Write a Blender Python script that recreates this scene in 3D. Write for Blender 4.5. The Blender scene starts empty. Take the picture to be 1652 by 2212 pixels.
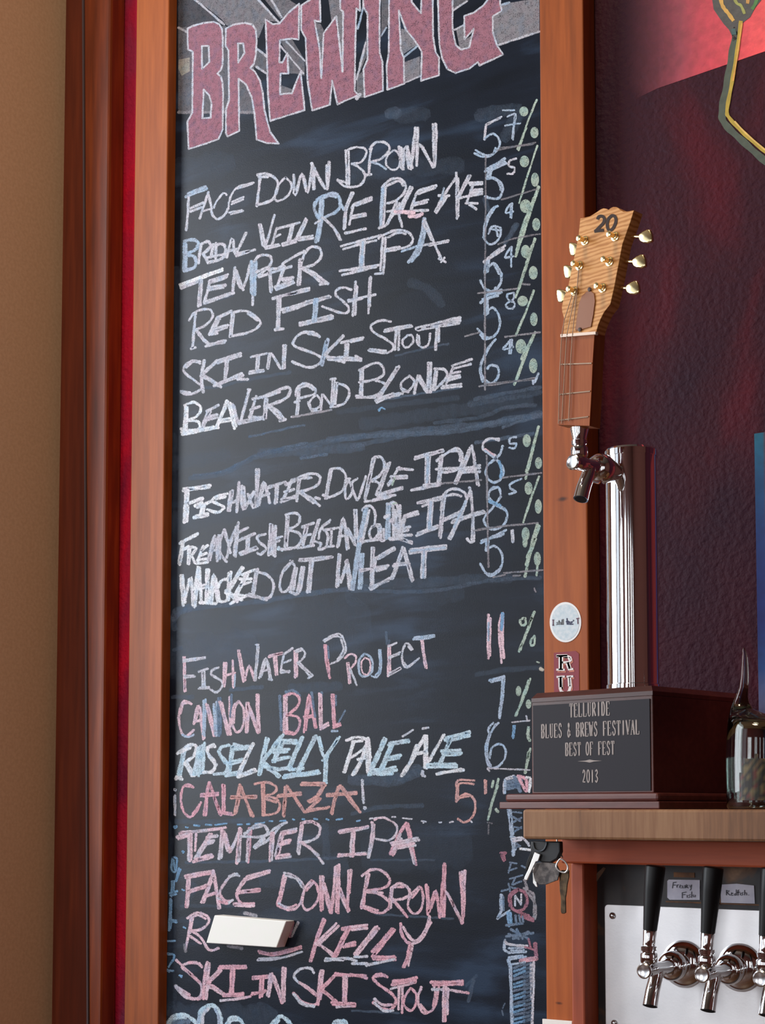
import bpy, bmesh, math, random
from mathutils import Vector, Matrix
from mathutils.geometry import tessellate_polygon
random.seed(7)
# ------------------------------------------------------------------ camera
IW, IH = 1652, 2212
F = 3430.0                       # focal length in photo pixels
PPX, PPY = 854.0, 1499.5         # principal point
PHI = math.radians(36); TH = math.radians(4.147)
CAM = Vector((0, -2.375, 1.50))
fwd = Vector((-math.sin(PHI)*math.cos(TH), math.cos(PHI)*math.cos(TH), math.sin(TH)))
rgt = Vector((math.cos(PHI), math.sin(PHI), 0))
upv = rgt.cross(fwd)
cd = bpy.data.cameras.new('camera'); cam = bpy.data.objects.new('camera', cd)
bpy.context.scene.collection.objects.link(cam)
cam.matrix_world = Matrix(((rgt.x, upv.x, -fwd.x, CAM.x), (rgt.y, upv.y, -fwd.y, CAM.y), (rgt.z, upv.z, -fwd.z, CAM.z), (0, 0, 0, 1)))
cd.sensor_fit = 'AUTO'; cd.sensor_width = 36; cd.lens = 36*F/IH
cd.shift_x = (IW/2-PPX)/IH; cd.shift_y = (PPY-IH/2)/IH
cd.clip_start = .05
bpy.context.scene.camera = cam
# ------------------------------------------------------------------ world, lights, exposure
sc = bpy.context.scene
sc.view_settings.view_transform = 'Standard'; sc.view_settings.look = 'None'
sc.view_settings.gamma = 1; sc.view_settings.use_curve_mapping = False
sc.view_settings.exposure = 0.42
w = bpy.data.worlds.new('daylight'); sc.world = w; w.use_nodes = True
w.node_tree.nodes['Background'].inputs[0].default_value = (.75, .85, 1, 1)
w.node_tree.nodes['Background'].inputs[1].default_value = .45
def area(name, loc, aim, sx, sy, power, col):
    l = bpy.data.lights.new(name, 'AREA'); l.shape = 'RECTANGLE'; l.size = sx; l.size_y = sy; l.energy = power; l.color = col
    o = bpy.data.objects.new(name, l); sc.collection.objects.link(o); o.location = loc
    o.rotation_euler = (Vector(aim)-Vector(loc)).to_track_quat('-Z', 'Y').to_euler(); return o
area('daylight_left_window', (-4.50, -2.15, 2.75), (0, -2.15, 2.75), 2.1, 3.3, 135, (.90, .95, 1))
area('daylight_left_window', (-4.50, -4.65, 2.75), (0, -4.65, 2.75), 2.1, 3.3, 9, (.90, .95, 1))
REAR = ((-3.3, .65, 44), (-1.2, .4, 12), (.1, .14, 6), (1.2, .2, 7), (2.2, .14, 5))  # unseen rear windows, added for front fill and thin chrome reflections
for x, hw, pw in REAR: area('rear_fill_window', (x, -5.93, 2.05), (x, 0, 2.05), hw*2, 1.9, pw, (.95, .97, 1))
area('overhead_fill', (-1.3, -1.9, 4.6), (-1.6, -1.5, 0), .6, .6, 34, (1, .80, .58))  # unseen warm fill added overhead to lift the pier
# ------------------------------------------------------------------ helpers
def ray(px, py):
    return fwd*1.0 + rgt*((px-PPX)/F) + upv*((PPY-py)/F)
def W(px, py, Y):                # photo pixel -> world point on the wall-parallel plane Y
    d = ray(px, py); t = (Y-CAM.y)/d.y; return CAM+d*t
def WP(px, py, P0, n):           # ... on any plane
    d = ray(px, py); return CAM+d*((P0-CAM).dot(n)/d.dot(n))
def PX(p):
    q = Vector(p)-CAM; z = q.dot(fwd); return (PPX+F*q.dot(rgt)/z, PPY-F*q.dot(upv)/z)
def lin(c): 
    c /= 255.; return c/12.92 if c <= .04045 else ((c+.055)/1.055)**2.4
def C3(r, g, b, k=1.0): return (min(1, lin(r)*k), min(1, lin(g)*k), min(1, lin(b)*k), 1)
def link(name, me, mat=None, parent=None):
    o = bpy.data.objects.new(name, me); sc.collection.objects.link(o)
    if mat is not None: 
        if not me.materials: me.materials.append(mat)
    if parent is not None: o.parent = parent
    return o
def tag(o, label=None, cat=None, group=None, kind=None):
    if label: o['label'] = label
    if cat: o['category'] = cat
    if group: o['group'] = group
    if kind: o['kind'] = kind
    return o
def thing(name, label, cat, group=None, loc=(0, 0, 0)):
    o = bpy.data.objects.new(name, None); sc.collection.objects.link(o); o.location = loc; o.empty_display_size = .05
    return tag(o, label, cat, group)
def local(o, parent):            # keep world-space mesh data while parent Empty is moved to its base
    bpy.context.view_layer.update() if False else None
    o.matrix_parent_inverse = Matrix.Translation(parent.location).inverted(); return o
def obj(name, bm, mat, parent=None, smooth=False, label=None, off=None):
    me = bpy.data.meshes.new(name); bm.normal_update(); bm.to_mesh(me); bm.free()
    if smooth:
        for p in me.polygons: p.use_smooth = True
        try: me.set_sharp_from_angle(angle=math.radians(35))
        except Exception: pass
    o = link(name, me, mat, parent)
    if parent is not None:
        root = parent
        if root.parent is None: o.matrix_parent_inverse = Matrix.Translation(root.location).inverted()
    if label: o['label'] = label
    return o
def rawobj(name, vs, fs, mat, parent=None, label=None):
    bm = bmesh.new(); v = [bm.verts.new(p) for p in vs]
    for f in fs: bm.faces.new([v[i] for i in f])
    return obj(name, bm, mat, parent, label=label)
def bevel(bm, w, seg=2):
    bmesh.ops.bevel(bm, geom=[e for e in bm.edges], offset=w, segments=seg, profile=.5, affect='EDGES', clamp_overlap=True)
def box_bm(x0, x1, y0, y1, z0, z1, bv=0, M=None, seg=2):
    bm = bmesh.new(); bmesh.ops.create_cube(bm, size=1)
    for v in bm.verts: v.co = Vector((x0+(v.co.x+.5)*(x1-x0), y0+(v.co.y+.5)*(y1-y0), z0+(v.co.z+.5)*(z1-z0)))
    if bv: bevel(bm, bv, seg)
    if M is not None: bmesh.ops.transform(bm, matrix=M, verts=bm.verts)
    return bm
def prism_bm(front, dv, bv=0):   # front loop of world points, extruded by vector dv
    bm = bmesh.new(); n = len(front)
    a = [bm.verts.new(p) for p in front]; b = [bm.verts.new(Vector(p)+dv) for p in front]
    bm.faces.new(a); bm.faces.new(b[::-1])
    for i in range(n): bm.faces.new((a[i], b[i], b[(i+1) % n], a[(i+1) % n]))
    bmesh.ops.recalc_face_normals(bm, faces=bm.faces)
    if bv: bmesh.ops.bevel(bm, geom=list(bm.edges), offset=bv, segments=2, profile=.5, affect='EDGES', clamp_overlap=True)
    return bm
def lathe_into(bm, o, ax, prof, seg=28, cap=True):   # prof: (distance along axis, radius)
    ax = Vector(ax).normalized(); t = Vector((0, 0, 1)) if abs(ax.z) < .9 else Vector((1, 0, 0))
    e1 = ax.cross(t).normalized(); e2 = ax.cross(e1)
    rings = []
    for d, r in prof:
        c = Vector(o)+ax*d
        rings.append([bm.verts.new(c+(e1*math.cos(2*math.pi*i/seg)+e2*math.sin(2*math.pi*i/seg))*r) for i in range(seg)])
    for A, B in zip(rings, rings[1:]):
        for i in range(seg): bm.faces.new((A[i], A[(i+1) % seg], B[(i+1) % seg], B[i]))
    if cap:
        bm.faces.new(rings[0][::-1]); bm.faces.new(rings[-1])
    return bm
def lathe(o, ax, prof, seg=28, cap=True):
    bm = lathe_into(bmesh.new(), o, ax, prof, seg, cap); bmesh.ops.recalc_face_normals(bm, faces=bm.faces); return bm
def tube_into(bm, pts, rad, seg=14, cap=True):
    pts = [Vector(p) for p in pts]; n = len(pts); rings = []; e1 = None
    for i, p in enumerate(pts):
        d = (pts[min(i+1, n-1)]-pts[max(i-1, 0)]).normalized()
        if e1 is None:
            t = Vector((0, 0, 1)) if abs(d.z) < .9 else Vector((1, 0, 0)); e1 = d.cross(t).normalized()
        else: e1 = (e1-d*e1.dot(d)).normalized()
        e2 = d.cross(e1); r = rad[i] if isinstance(rad, (list, tuple)) else rad
        rings.append([bm.verts.new(p+(e1*math.cos(2*math.pi*k/seg)+e2*math.sin(2*math.pi*k/seg))*r) for k in range(seg)])
    for A, B in zip(rings, rings[1:]):
        for i in range(seg): bm.faces.new((A[i], A[(i+1) % seg], B[(i+1) % seg], B[i]))
    if cap: bm.faces.new(rings[0][::-1]); bm.faces.new(rings[-1])
    return bm
def tube(pts, rad, seg=14):
    bm = tube_into(bmesh.new(), pts, rad, seg); bmesh.ops.recalc_face_normals(bm, faces=bm.faces); return bm
def crom(pts, n=6):              # Catmull-Rom
    if len(pts) < 3: return pts
    out = []
    for i in range(len(pts)-1):
        p0 = pts[max(i-1, 0)]; p1 = pts[i]; p2 = pts[i+1]; p3 = pts[min(i+2, len(pts)-1)]
        for k in range(n):
            t = k/n
            out.append(tuple(.5*((2*p1[j])+(-p0[j]+p2[j])*t+(2*p0[j]-5*p1[j]+4*p2[j]-p3[j])*t*t+(-p0[j]+3*p1[j]-3*p2[j]+p3[j])*t**3) for j in range(len(p1))))
    out.append(tuple(pts[-1])); return out
# ------------------------------------------------------------------ materials
class NT:
    def __init__(s, name):
        s.m = bpy.data.materials.new(name); s.m.use_nodes = True; s.t = s.m.node_tree; s.b = s.t.nodes['Principled BSDF']
    def n(s, typ, **k):
        x = s.t.nodes.new(typ)
        for a, v in k.items():
            if a.startswith('i_'): x.inputs[a[2:].replace('_', ' ')].default_value = v
            else: setattr(x, a, v)
        return x
    def l(s, a, b): s.t.links.new(a, b)
def tc(N, scale, kind='Object'):
    c = N.n('ShaderNodeTexCoord'); m = N.n('ShaderNodeMapping'); N.l(c.outputs[kind], m.inputs[0]); m.inputs['Scale'].default_value = scale; return m.outputs[0]
def ramp(N, fac, stops):
    r = N.n('ShaderNodeValToRGB'); e = r.color_ramp.elements
    while len(e) < len(stops): e.new(.5)
    for x, (p, c) in zip(e, stops): x.position = p; x.color = c
    N.l(fac, r.inputs[0]); return r.outputs[0]
def plain(name, c, rough=.5, metal=0, **k):
    N = NT(name); N.b.inputs['Base Color'].default_value = c; N.b.inputs['Roughness'].default_value = rough; N.b.inputs['Metallic'].default_value = metal
    for a, v in k.items(): N.b.inputs[a.replace('_', ' ')].default_value = v
    return N.m
def grainy(name, c1, c2, scale=60, rough=.6, metal=0, bump=.1, kind='Object', stretch=(1, 1, 1), lo=.35, hi=.65):
    N = NT(name); v = tc(N, stretch, kind); t = N.n('ShaderNodeTexNoise', i_Scale=scale, i_Detail=4); N.l(v, t.inputs['Vector'])
    N.l(ramp(N, t.outputs[0], [(lo, c1), (hi, c2)]), N.b.inputs['Base Color'])
    N.b.inputs['Roughness'].default_value = rough; N.b.inputs['Metallic'].default_value = metal
    if bump:
        b = N.n('ShaderNodeBump', i_Strength=bump, i_Distance=.002); N.l(t.outputs[0], b.inputs['Height']); N.l(b.outputs[0], N.b.inputs['Normal'])
    return N.m
def wood(name, dark, mid, light, axis='z', rough=.5, scale=9, saw=0, spec=.5, knots=None):
    N = NT(name); s = {'z': (1, 1, .07), 'x': (.07, 1, 1), 'y': (1, .07, 1)}[axis]
    v = tc(N, s); d = N.n('ShaderNodeTexNoise', i_Scale=scale, i_Detail=6, i_Distortion=.6); N.l(v, d.inputs['Vector'])
    f = N.n('ShaderNodeTexNoise', i_Scale=scale*14, i_Detail=3); N.l(v, f.inputs['Vector'])
    mx = N.n('ShaderNodeMix', data_type='FLOAT'); mx.inputs[0].default_value = .35; N.l(d.outputs[0], mx.inputs[2]); N.l(f.outputs[0], mx.inputs[3])
    col = ramp(N, mx.outputs[0], [(.32, dark), (.5, mid), (.66, light)])
    h = mx.outputs[0]
    if knots:
        for (kx, kz, kr) in knots:
            g = N.n('ShaderNodeNewGeometry'); sep = N.n('ShaderNodeVectorMath', operation='SUBTRACT'); N.l(g.outputs['Position'], sep.inputs[0]); sep.inputs[1].default_value = (kx, 0, kz)
            mul = N.n('ShaderNodeVectorMath', operation='MULTIPLY'); N.l(sep.outputs[0], mul.inputs[0]); mul.inputs[1].default_value = (1, 0, 2.6)
            ln = N.n('ShaderNodeVectorMath', operation='LENGTH'); N.l(mul.outputs[0], ln.inputs[0])
            nz = N.n('ShaderNodeTexNoise', i_Scale=60); N.l(g.outputs['Position'], nz.inputs['Vector'])
            ad = N.n('ShaderNodeMath', operation='MULTIPLY_ADD'); N.l(nz.outputs[0], ad.inputs[0]); ad.inputs[1].default_value = kr*1.2; N.l(ln.outputs[1], ad.inputs[2])
            rr = ramp(N, ad.outputs[0], [(kr*.9, (1, 1, 1, 1)), (kr*1.9, (0, 0, 0, 1))])
            m2 = N.n('ShaderNodeMix', data_type='RGBA'); N.l(rr, m2.inputs[0]); N.l(col, m2.inputs[6]); m2.inputs[7].default_value = tuple(c*.35 for c in dark[:3])+(1,); col = m2.outputs[2]
    N.l(col, N.b.inputs['Base Color']); N.b.inputs['Roughness'].default_value = rough; N.b.inputs['Specular IOR Level'].default_value = spec
    b = N.n('ShaderNodeBump', i_Strength=.25, i_Distance=.0015); N.l(h, b.inputs['Height'])
    if saw:
        v2 = tc(N, (1, 1, 1)); wv = N.n('ShaderNodeTexWave', i_Scale=26, i_Distortion=2.5, i_Detail=3); wv.bands_direction = 'Z'; wv.inputs['Detail Scale'].default_value = .7
        N.l(v2, wv.inputs[0]); b2 = N.n('ShaderNodeBump', i_Strength=saw, i_Distance=.0012); N.l(wv.outputs[1], b2.inputs['Height']); N.l(b.outputs[0], b2.inputs['Normal']); b = b2
    N.l(b.outputs[0], N.b.inputs['Normal'])
    return N.m
def chalk_mat(name, grain=.5, soft=.0, rough=.95):
    """chalk marks: colour from the stroke, gaps where the board's tooth missed the chalk"""
    N = NT(name); uv = N.n('ShaderNodeUVMap'); sep = N.n('ShaderNodeSeparateXYZ'); N.l(uv.outputs[0], sep.inputs[0])
    ab = N.n('ShaderNodeMath', operation='ABSOLUTE'); N.l(sep.outputs[0], ab.inputs[0])
    at = N.n('ShaderNodeVertexColor', layer_name='Col')
    v = tc(N, (1, 1, 1)); n1 = N.n('ShaderNodeTexNoise', i_Scale=430, i_Detail=3); N.l(v, n1.inputs['Vector'])
    n2 = N.n('ShaderNodeTexNoise', i_Scale=95, i_Detail=3); N.l(v, n2.inputs['Vector'])
    # coverage
    a = N.n('ShaderNodeMath', operation='MULTIPLY_ADD'); N.l(n1.outputs[0], a.inputs[0]); a.inputs[1].default_value = 2.6; a.inputs[2].default_value = -1.3+grain
    a2 = N.n('ShaderNodeMath', operation='MULTIPLY_ADD'); N.l(n2.outputs[0], a2.inputs[0]); a2.inputs[1].default_value = 1.3; N.l(a.outputs[0], a2.inputs[2])
    p = N.n('ShaderNodeMath', operation='POWER'); N.l(ab.outputs[0], p.inputs[0]); p.inputs[1].default_value = 4
    s = N.n('ShaderNodeMath', operation='MULTIPLY_ADD'); N.l(p.outputs[0], s.inputs[0]); s.inputs[1].default_value = -.6; N.l(a2.outputs[0], s.inputs[2])
    mr = N.n('ShaderNodeMapRange'); N.l(s.outputs[0], mr.inputs[0]); mr.inputs[1].default_value = .15-soft; mr.inputs[2].default_value = 1.12+soft
    al = N.n('ShaderNodeMath', operation='MULTIPLY'); N.l(mr.outputs[0], al.inputs[0]); N.l(at.outputs['Alpha'], al.inputs[1])
    # colour: powder tint wanders a little blue / pink
    n3 = N.n('ShaderNodeTexNoise', i_Scale=55, i_Detail=2); N.l(v, n3.inputs['Vector'])
    tint = ramp(N, n3.outputs[0], [(.36, (.80, .90, 1, 1)), (.5, (1, 1, 1, 1)), (.64, (1, .93, .96, 1))])
    m = N.n('ShaderNodeMix', data_type='RGBA', blend_type='MULTIPLY'); m.inputs[0].default_value = .8; N.l(at.outputs[0], m.inputs[6]); N.l(tint, m.inputs[7])
    N.l(m.outputs[2], N.b.inputs['Base Color']); N.l(al.outputs[0], N.b.inputs['Alpha']); N.b.inputs['Roughness'].default_value = rough
    N.b.inputs['Specular IOR Level'].default_value = .1
    return N.m
CH = chalk_mat('chalk', .36); DUST_SHEEN = chalk_mat('chalk_dust_and_sheen', .25, .25)
def board_mat():
    N = NT('chalkboard_slate'); v = tc(N, (1, 1, 1)); a = N.n('ShaderNodeTexNoise', i_Scale=2.6, i_Detail=5, i_Distortion=.8); N.l(v, a.inputs['Vector'])
    v2 = tc(N, (.8, 1, 5)); c = N.n('ShaderNodeTexNoise', i_Scale=5, i_Detail=6, i_Distortion=.5); N.l(v2, c.inputs['Vector'])
    g = N.n('ShaderNodeTexNoise', i_Scale=420, i_Detail=2); N.l(v, g.inputs['Vector'])
    m = N.n('ShaderNodeMath', operation='MULTIPLY'); N.l(a.outputs[0], m.inputs[0]); N.l(c.outputs[0], m.inputs[1])
    m2 = N.n('ShaderNodeMath', operation='MULTIPLY_ADD'); N.l(g.outputs[0], m2.inputs[0]); m2.inputs[1].default_value = .06; N.l(m.outputs[0], m2.inputs[2])
    N.l(ramp(N, m2.outputs[0], [(.15, C3(16, 22, 32)), (.31, C3(24, 32, 46)), (.45, C3(44, 60, 82))]), N.b.inputs['Base Color'])
    N.b.inputs['Roughness'].default_value = .32; N.b.inputs['Specular IOR Level'].default_value = .20
    b = N.n('ShaderNodeBump', i_Strength=.25, i_Distance=.0006); N.l(g.outputs[0], b.inputs['Height']); N.l(b.outputs[0], N.b.inputs['Normal']); return N.m
def mural_mat():
    N = NT('mural_paint'); g = N.n('ShaderNodeNewGeometry'); n = N.n('ShaderNodeTexNoise', i_Scale=5, i_Detail=4, i_Distortion=.4)
    mp = N.n('ShaderNodeMapping'); mp.inputs['Scale'].default_value = (1, 1, .45); N.l(g.outputs[0], mp.inputs[0]); N.l(mp.outputs[0], n.inputs['Vector'])
    pur = ramp(N, n.outputs[0], [(.35, C3(48, 22, 38)), (.52, C3(60, 22, 36)), (.68, C3(88, 18, 34))])
    red = ramp(N, n.outputs[0], [(.36, C3(118, 58, 88)), (.48, C3(165, 30, 62)), (.60, C3(205, 22, 52)), (.72, C3(130, 26, 58))])
    sx = N.n('ShaderNodeSeparateXYZ'); N.l(g.outputs[0], sx.inputs[0]); mr = N.n('ShaderNodeMapRange'); N.l(sx.outputs[0], mr.inputs[0]); mr.inputs[1].default_value = -1.9; mr.inputs[2].default_value = -1.6
    m = N.n('ShaderNodeMix', data_type='RGBA'); N.l(mr.outputs[0], m.inputs[0]); N.l(red, m.inputs[6]); N.l(pur, m.inputs[7]); N.l(m.outputs[2], N.b.inputs['Base Color'])
    N.b.inputs['Roughness'].default_value = .62; N.b.inputs['Specular IOR Level'].default_value = .15
    s = N.n('ShaderNodeTexNoise', i_Scale=95, i_Detail=3); N.l(g.outputs[0], s.inputs['Vector']); b = N.n('ShaderNodeBump', i_Strength=.8, i_Distance=.004); N.l(s.outputs[0], b.inputs['Height']); N.l(b.outputs[0], N.b.inputs['Normal'])
    return N.m
def vcol_mat(name, rough=.5, bump=.35):
    N = NT(name); at = N.n('ShaderNodeVertexColor', layer_name='Col'); g = N.n('ShaderNodeNewGeometry'); n = N.n('ShaderNodeTexNoise', i_Scale=60, i_Detail=4); N.l(g.outputs[0], n.inputs['Vector'])
    t = ramp(N, n.outputs[0], [(.35, (.78, .78, .8, 1)), (.65, (1, 1, 1, 1))]); m = N.n('ShaderNodeMix', data_type='RGBA', blend_type='MULTIPLY'); m.inputs[0].default_value = 1
    N.l(at.outputs[0], m.inputs[6]); N.l(t, m.inputs[7]); N.l(m.outputs[2], N.b.inputs['Base Color']); N.b.inputs['Roughness'].default_value = rough
    s = N.n('ShaderNodeTexNoise', i_Scale=95, i_Detail=3); N.l(g.outputs[0], s.inputs['Vector']); b = N.n('ShaderNodeBump', i_Strength=bump, i_Distance=.003); N.l(s.outputs[0], b.inputs['Height']); N.l(b.outputs[0], N.b.inputs['Normal'])
    N.l(at.outputs['Alpha'], N.b.inputs['Alpha'])
    return N.m
CHROME = plain('chrome', (.86, .86, .87, 1), .07, 1)
CHROME2 = plain('satin_chrome', (.75, .75, .76, 1), .22, 1)
GOLD = plain('gold_plate', (.95, .78, .42, 1), .2, 1)
BLACKP = plain('black_plastic', (.008, .008, .009, 1), .42, 0, Specular_IOR_Level=.3)
DARKHOLE = plain('dark_bore', (.01, .01, .01, 1), .6)
STEEL = None
def steel_mat():
    N = NT('brushed_steel'); v = tc(N, (1, 1, 1)); n = N.n('ShaderNodeTexNoise', i_Scale=9, i_Detail=4); N.l(v, n.inputs['Vector'])
    N.l(ramp(N, n.outputs[0], [(.35, (.78, .78, .80, 1)), (.65, (.92, .91, .92, 1))]), N.b.inputs['Base Color']); N.b.inputs['Metallic'].default_value = .75
    N.b.inputs['Roughness'].default_value = .42; g = N.n('ShaderNodeTexNoise', i_Scale=300, i_Detail=2); N.l(tc(N, (1, 1, 1)), g.inputs['Vector'])
    b = N.n('ShaderNodeBump', i_Strength=.08, i_Distance=.001); N.l(g.outputs[0], b.inputs['Height']); N.l(b.outputs[0], N.b.inputs['Normal']); return N.m
STEEL = steel_mat(); BOARD = board_mat(); MURAL = mural_mat(); VCOL = vcol_mat('wall_paint_marks')
FLATC = vcol_mat('print_and_reflection_colours', .45, 0)
TAN = grainy('tan_wall_paint', C3(212, 176, 142), C3(222, 188, 154), 140, .8, bump=.1)
OFFW = grainy('room_plaster', C3(96, 52, 44), C3(108, 60, 50), 30, .85, bump=.1)
CEILM = grainy('ceiling_paint', C3(110, 96, 84), C3(118, 104, 92), 30, .9, bump=.05)
FLOORM = wood('floor_boards', C3(60, 38, 26), C3(85, 56, 38), C3(105, 72, 50), 'x', .4)
POSTL = W(1172, 1800, -.024)
kn1 = W(1215, 1078, -.024); kn2 = W(1207, 2167, -.024)
CEDAR = wood('cedar_frame', C3(120, 58, 20), C3(158, 80, 31), C3(182, 98, 42), 'z', .5, 7, 0, .35, knots=[(kn1.x, kn1.z, .010), (kn2.x, kn2.z, .006)])
CASING = wood('stained_casing', C3(70, 26, 12), C3(126, 54, 22), C3(168, 82, 34), 'z', .35, 5)
CASING2 = wood('dark_stained_casing', C3(62, 22, 12), C3(96, 36, 18), C3(120, 50, 24), 'z', .4, 5)
REDWOOD = wood('redwood_rail', C3(150, 62, 30), C3(184, 82, 42), C3(200, 98, 54), 'x', .55, 8)
REDWOODV = wood('redwood_post', C3(146, 62, 32), C3(176, 80, 46), C3(190, 96, 56), 'z', .55, 8)
SHELFW = wood('oak_shelf', C3(104, 70, 46), C3(140, 98, 66), C3(158, 118, 84), 'z', .55, 16)
MAHOG = wood('mahogany', C3(62, 28, 24), C3(88, 42, 36), C3(108, 56, 48), 'x', .38, 8)
def oak_mat():
    N = NT('oak_headstock'); v = tc(N, (.25, .25, 1)); wv = N.n('ShaderNodeTexWave', i_Scale=52, i_Distortion=5, i_Detail=3); wv.bands_direction = 'Z'; wv.inputs['Detail Scale'].default_value = 2.2; N.l(v, wv.inputs[0])
    n = N.n('ShaderNodeTexNoise', i_Scale=180, i_Detail=3); N.l(tc(N, (.1, .1, 1)), n.inputs['Vector'])
    m = N.n('ShaderNodeMix', data_type='FLOAT'); m.inputs[0].default_value = .4; N.l(wv.outputs[1], m.inputs[2]); N.l(n.outputs[0], m.inputs[3])
    N.l(ramp(N, m.outputs[0], [(.15, C3(176, 116, 60)), (.42, C3(204, 146, 86)), (.75, C3(218, 164, 106))]), N.b.inputs['Base Color']); N.b.inputs['Roughness'].default_value = .5; N.b.inputs['Specular IOR Level'].default_value = .3
    b = N.n('ShaderNodeBump', i_Strength=.12, i_Distance=.0006); N.l(m.outputs[0], b.inputs['Height']); N.l(b.outputs[0], N.b.inputs['Normal']); return N.m
OAK = oak_mat()
NECKW = wood('mahogany_neck', C3(120, 64, 28), C3(152, 86, 42), C3(170, 102, 52), 'z', .4, 10)
FRETW = wood('rosewood_fretboard', C3(118, 56, 24), C3(146, 74, 34), C3(162, 90, 46), 'z', .6, 20, 0, .3)
PLAQUE = plain('black_plaque', C3(40, 38, 46), .6, 0, Specular_IOR_Level=.25)
WHITEP = grainy('white_block_plastic', (.98, 1, .95, 1), (1, 1, .97, 1), 40, .5, bump=0)
# ------------------------------------------------------------------ the room
def struct(name, bm, mat, parent=None):
    o = obj(name, bm, mat, parent); o['kind'] = 'structure'; return o
XL, XR, YF, YB, ZC = -4.6, 3.0, -6.05, .02, 4.9
struct('floor', box_bm(XL-.1, XR+.1, YF-.1, YB+.15, -.1, 0), FLOORM)
struct('ceiling', box_bm(XL-.1, XR+.1, YF-.1, YB+.15, ZC, ZC+.1), CEILM)
struct('wall_back', box_bm(XL-.1, XR+.1, YB, YB+.15, 0, ZC), MURAL)
struct('wall_right', box_bm(XR, XR+.15, YF-.1, YB, 0, ZC), OFFW)
# left wall with a window opening, rear wall with three
def wall_open(name, axis, c0, c1, a0, a1, opens, mat):
    bm = bmesh.new()
    def add(u0, u1, z0, z1):
        b = box_bm(c0, c1, u0, u1, z0, z1) if axis == 'y' else box_bm(u0, u1, c0, c1, z0, z1)
        me = bpy.data.meshes.new('t'); b.to_mesh(me); b.free(); bm.from_mesh(me); bpy.data.meshes.remove(me)
    u = a0
    for (o0, o1, z0, z1) in opens:
        add(u, o0, 0, ZC); add(o0, o1, 0, z0); add(o0, o1, z1, ZC); u = o1
    add(u, a1, 0, ZC); return struct(name, bm, mat)
wall_open('wall_left', 'y', XL-.05, XL+.05, YF, YB, [(-5.7, -3.6, 1.1, 4.4), (-3.2, -1.1, 1.1, 4.4)], OFFW)
wall_open('wall_front', 'x', YF, YF+.1, XL, XR, [(x-hw, x+hw, 1.1, 3.0) for x, hw, pw in REAR], OFFW)
def window(n, axis, c, u0, u1, z0, z1):
    bm = bmesh.new()
    def add(a0, a1, b0, b1):
        b = box_bm(c-.03, c+.03, a0, a1, b0, b1) if axis == 'y' else box_bm(a0, a1, c-.03, c+.03, b0, b1)
        me = bpy.data.meshes.new('t'); b.to_mesh(me); b.free(); bm.from_mesh(me); bpy.data.meshes.remove(me)
    f = min(.06, (u1-u0)*.12); add(u0, u0+f, z0, z1); add(u1-f, u1, z0, z1); add(u0, u1, z0, z0+.06); add(u0, u1, z1-.06, z1); m = (u0+u1)/2; add(m-f*.4, m+f*.4, z0, z1)
    return struct('window_%d' % n, bm, CASING2)
window(1, 'y', XL+.13, -3.2, -1.1, 1.1, 4.4); window(2, 'y', XL+.13, -5.7, -3.6, 1.1, 4.4)
for i, (x, hw, pw) in enumerate(REAR): window(i+3, 'x', YF+.16, x-hw, x+hw, 1.1, 3.0)
# tan pier beside the window casing
xp = W(139, 1106, .02).x
struct('wall_pier', box_bm(-4.55, xp, -.215, YB, 0, ZC), TAN)
# stained casing: outer flat board, grey strip as painted groove highlight, main board with rounded edge
def vboard(name, pts, Yf, Yb, mat, parent, bv=0, ext=(-260, 2700), label=None):
    (t0, b0), (t1, b1) = pts       # left edge px at y=0 / y=2212, right edge likewise
    def at(t, b, y): return W(t+(b-t)*y/2212., y, Yf)
    y0, y1 = ext
    bm = prism_bm([at(t0, b0, y0), at(t1, b1, y0), at(t1, b1, y1), at(t0, b0, y1)], Vector((0, Yb-Yf, 0)), bv)
    return obj(name, bm, mat, parent, label=label)
cs = tag(vboard('trim_1', [(143, 112), (180, 188)], -.012, YB, CASING2, None), kind='structure')
cs2 = tag(vboard('trim_2', [(180, 191), (239, 216)], -.026, YB, CASING, None, .006), kind='structure')
gr = vboard('groove_highlight', [(177, 187), (180.5, 190)], -.0275, -.010, plain('groove_highlight_grey', C3(92, 80, 84), .45, .3), cs2)  # highlight along the groove, put in as a grey strip
# pale caulk line beside the casing
sl = vboard('paint_edge', [(240, 213), (242.5, 216)], .012, YB, plain('pale_caulk', C3(150, 110, 92), .7), cs2, ext=(1180, 2100))
sl = vboard('paint_edge', [(240.5, 214), (243.5, 217)], -.012, YB, plain('pale_caulk_top', C3(176, 140, 112), .7), cs2, ext=(238, 372))
# ------------------------------------------------------------------ chalkboard
zt = 3.72; zb = .72
xbl, xbr = W(369, 1106, 0).x, W(1172, 1106, 0).x
BOARDT = thing('chalkboard', 'tall black chalkboard of beer names and percentages in a cedar frame', 'chalkboard', loc=((xbl+xbr)/2, .02, zb))
obj('writing_surface', box_bm(xbl-.02, xbr+.02, 0, .0195, zb+.02, zt-.02), BOARD, BOARDT)
xl0 = W(281.5, 1106, -.024).x; xl1 = W(353, 1106, -.024).x
obj('frame_post', box_bm(xl0, xl1, -.024, .0195, zb, zt, .0025), CEDAR, BOARDT, label='left cedar frame post, pale and saw-marked')
xr0 = W(1172, 1106, -.024).x; xr1 = W(1268, 1106, -.024).x
obj('frame_post', box_bm(xr0, xr1, -.024, .0195, zb, zt, .0025), CEDAR, BOARDT, label='right cedar frame post with a dark knot')
obj('frame_rail', box_bm(xl1, xr0, -.024, .0195, zt-.09, zt, .0025), CEDAR, BOARDT)
obj('frame_rail', box_bm(xl1, xr0, -.024, .0195, zb, zb+.09, .0025), CEDAR, BOARDT)
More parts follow.
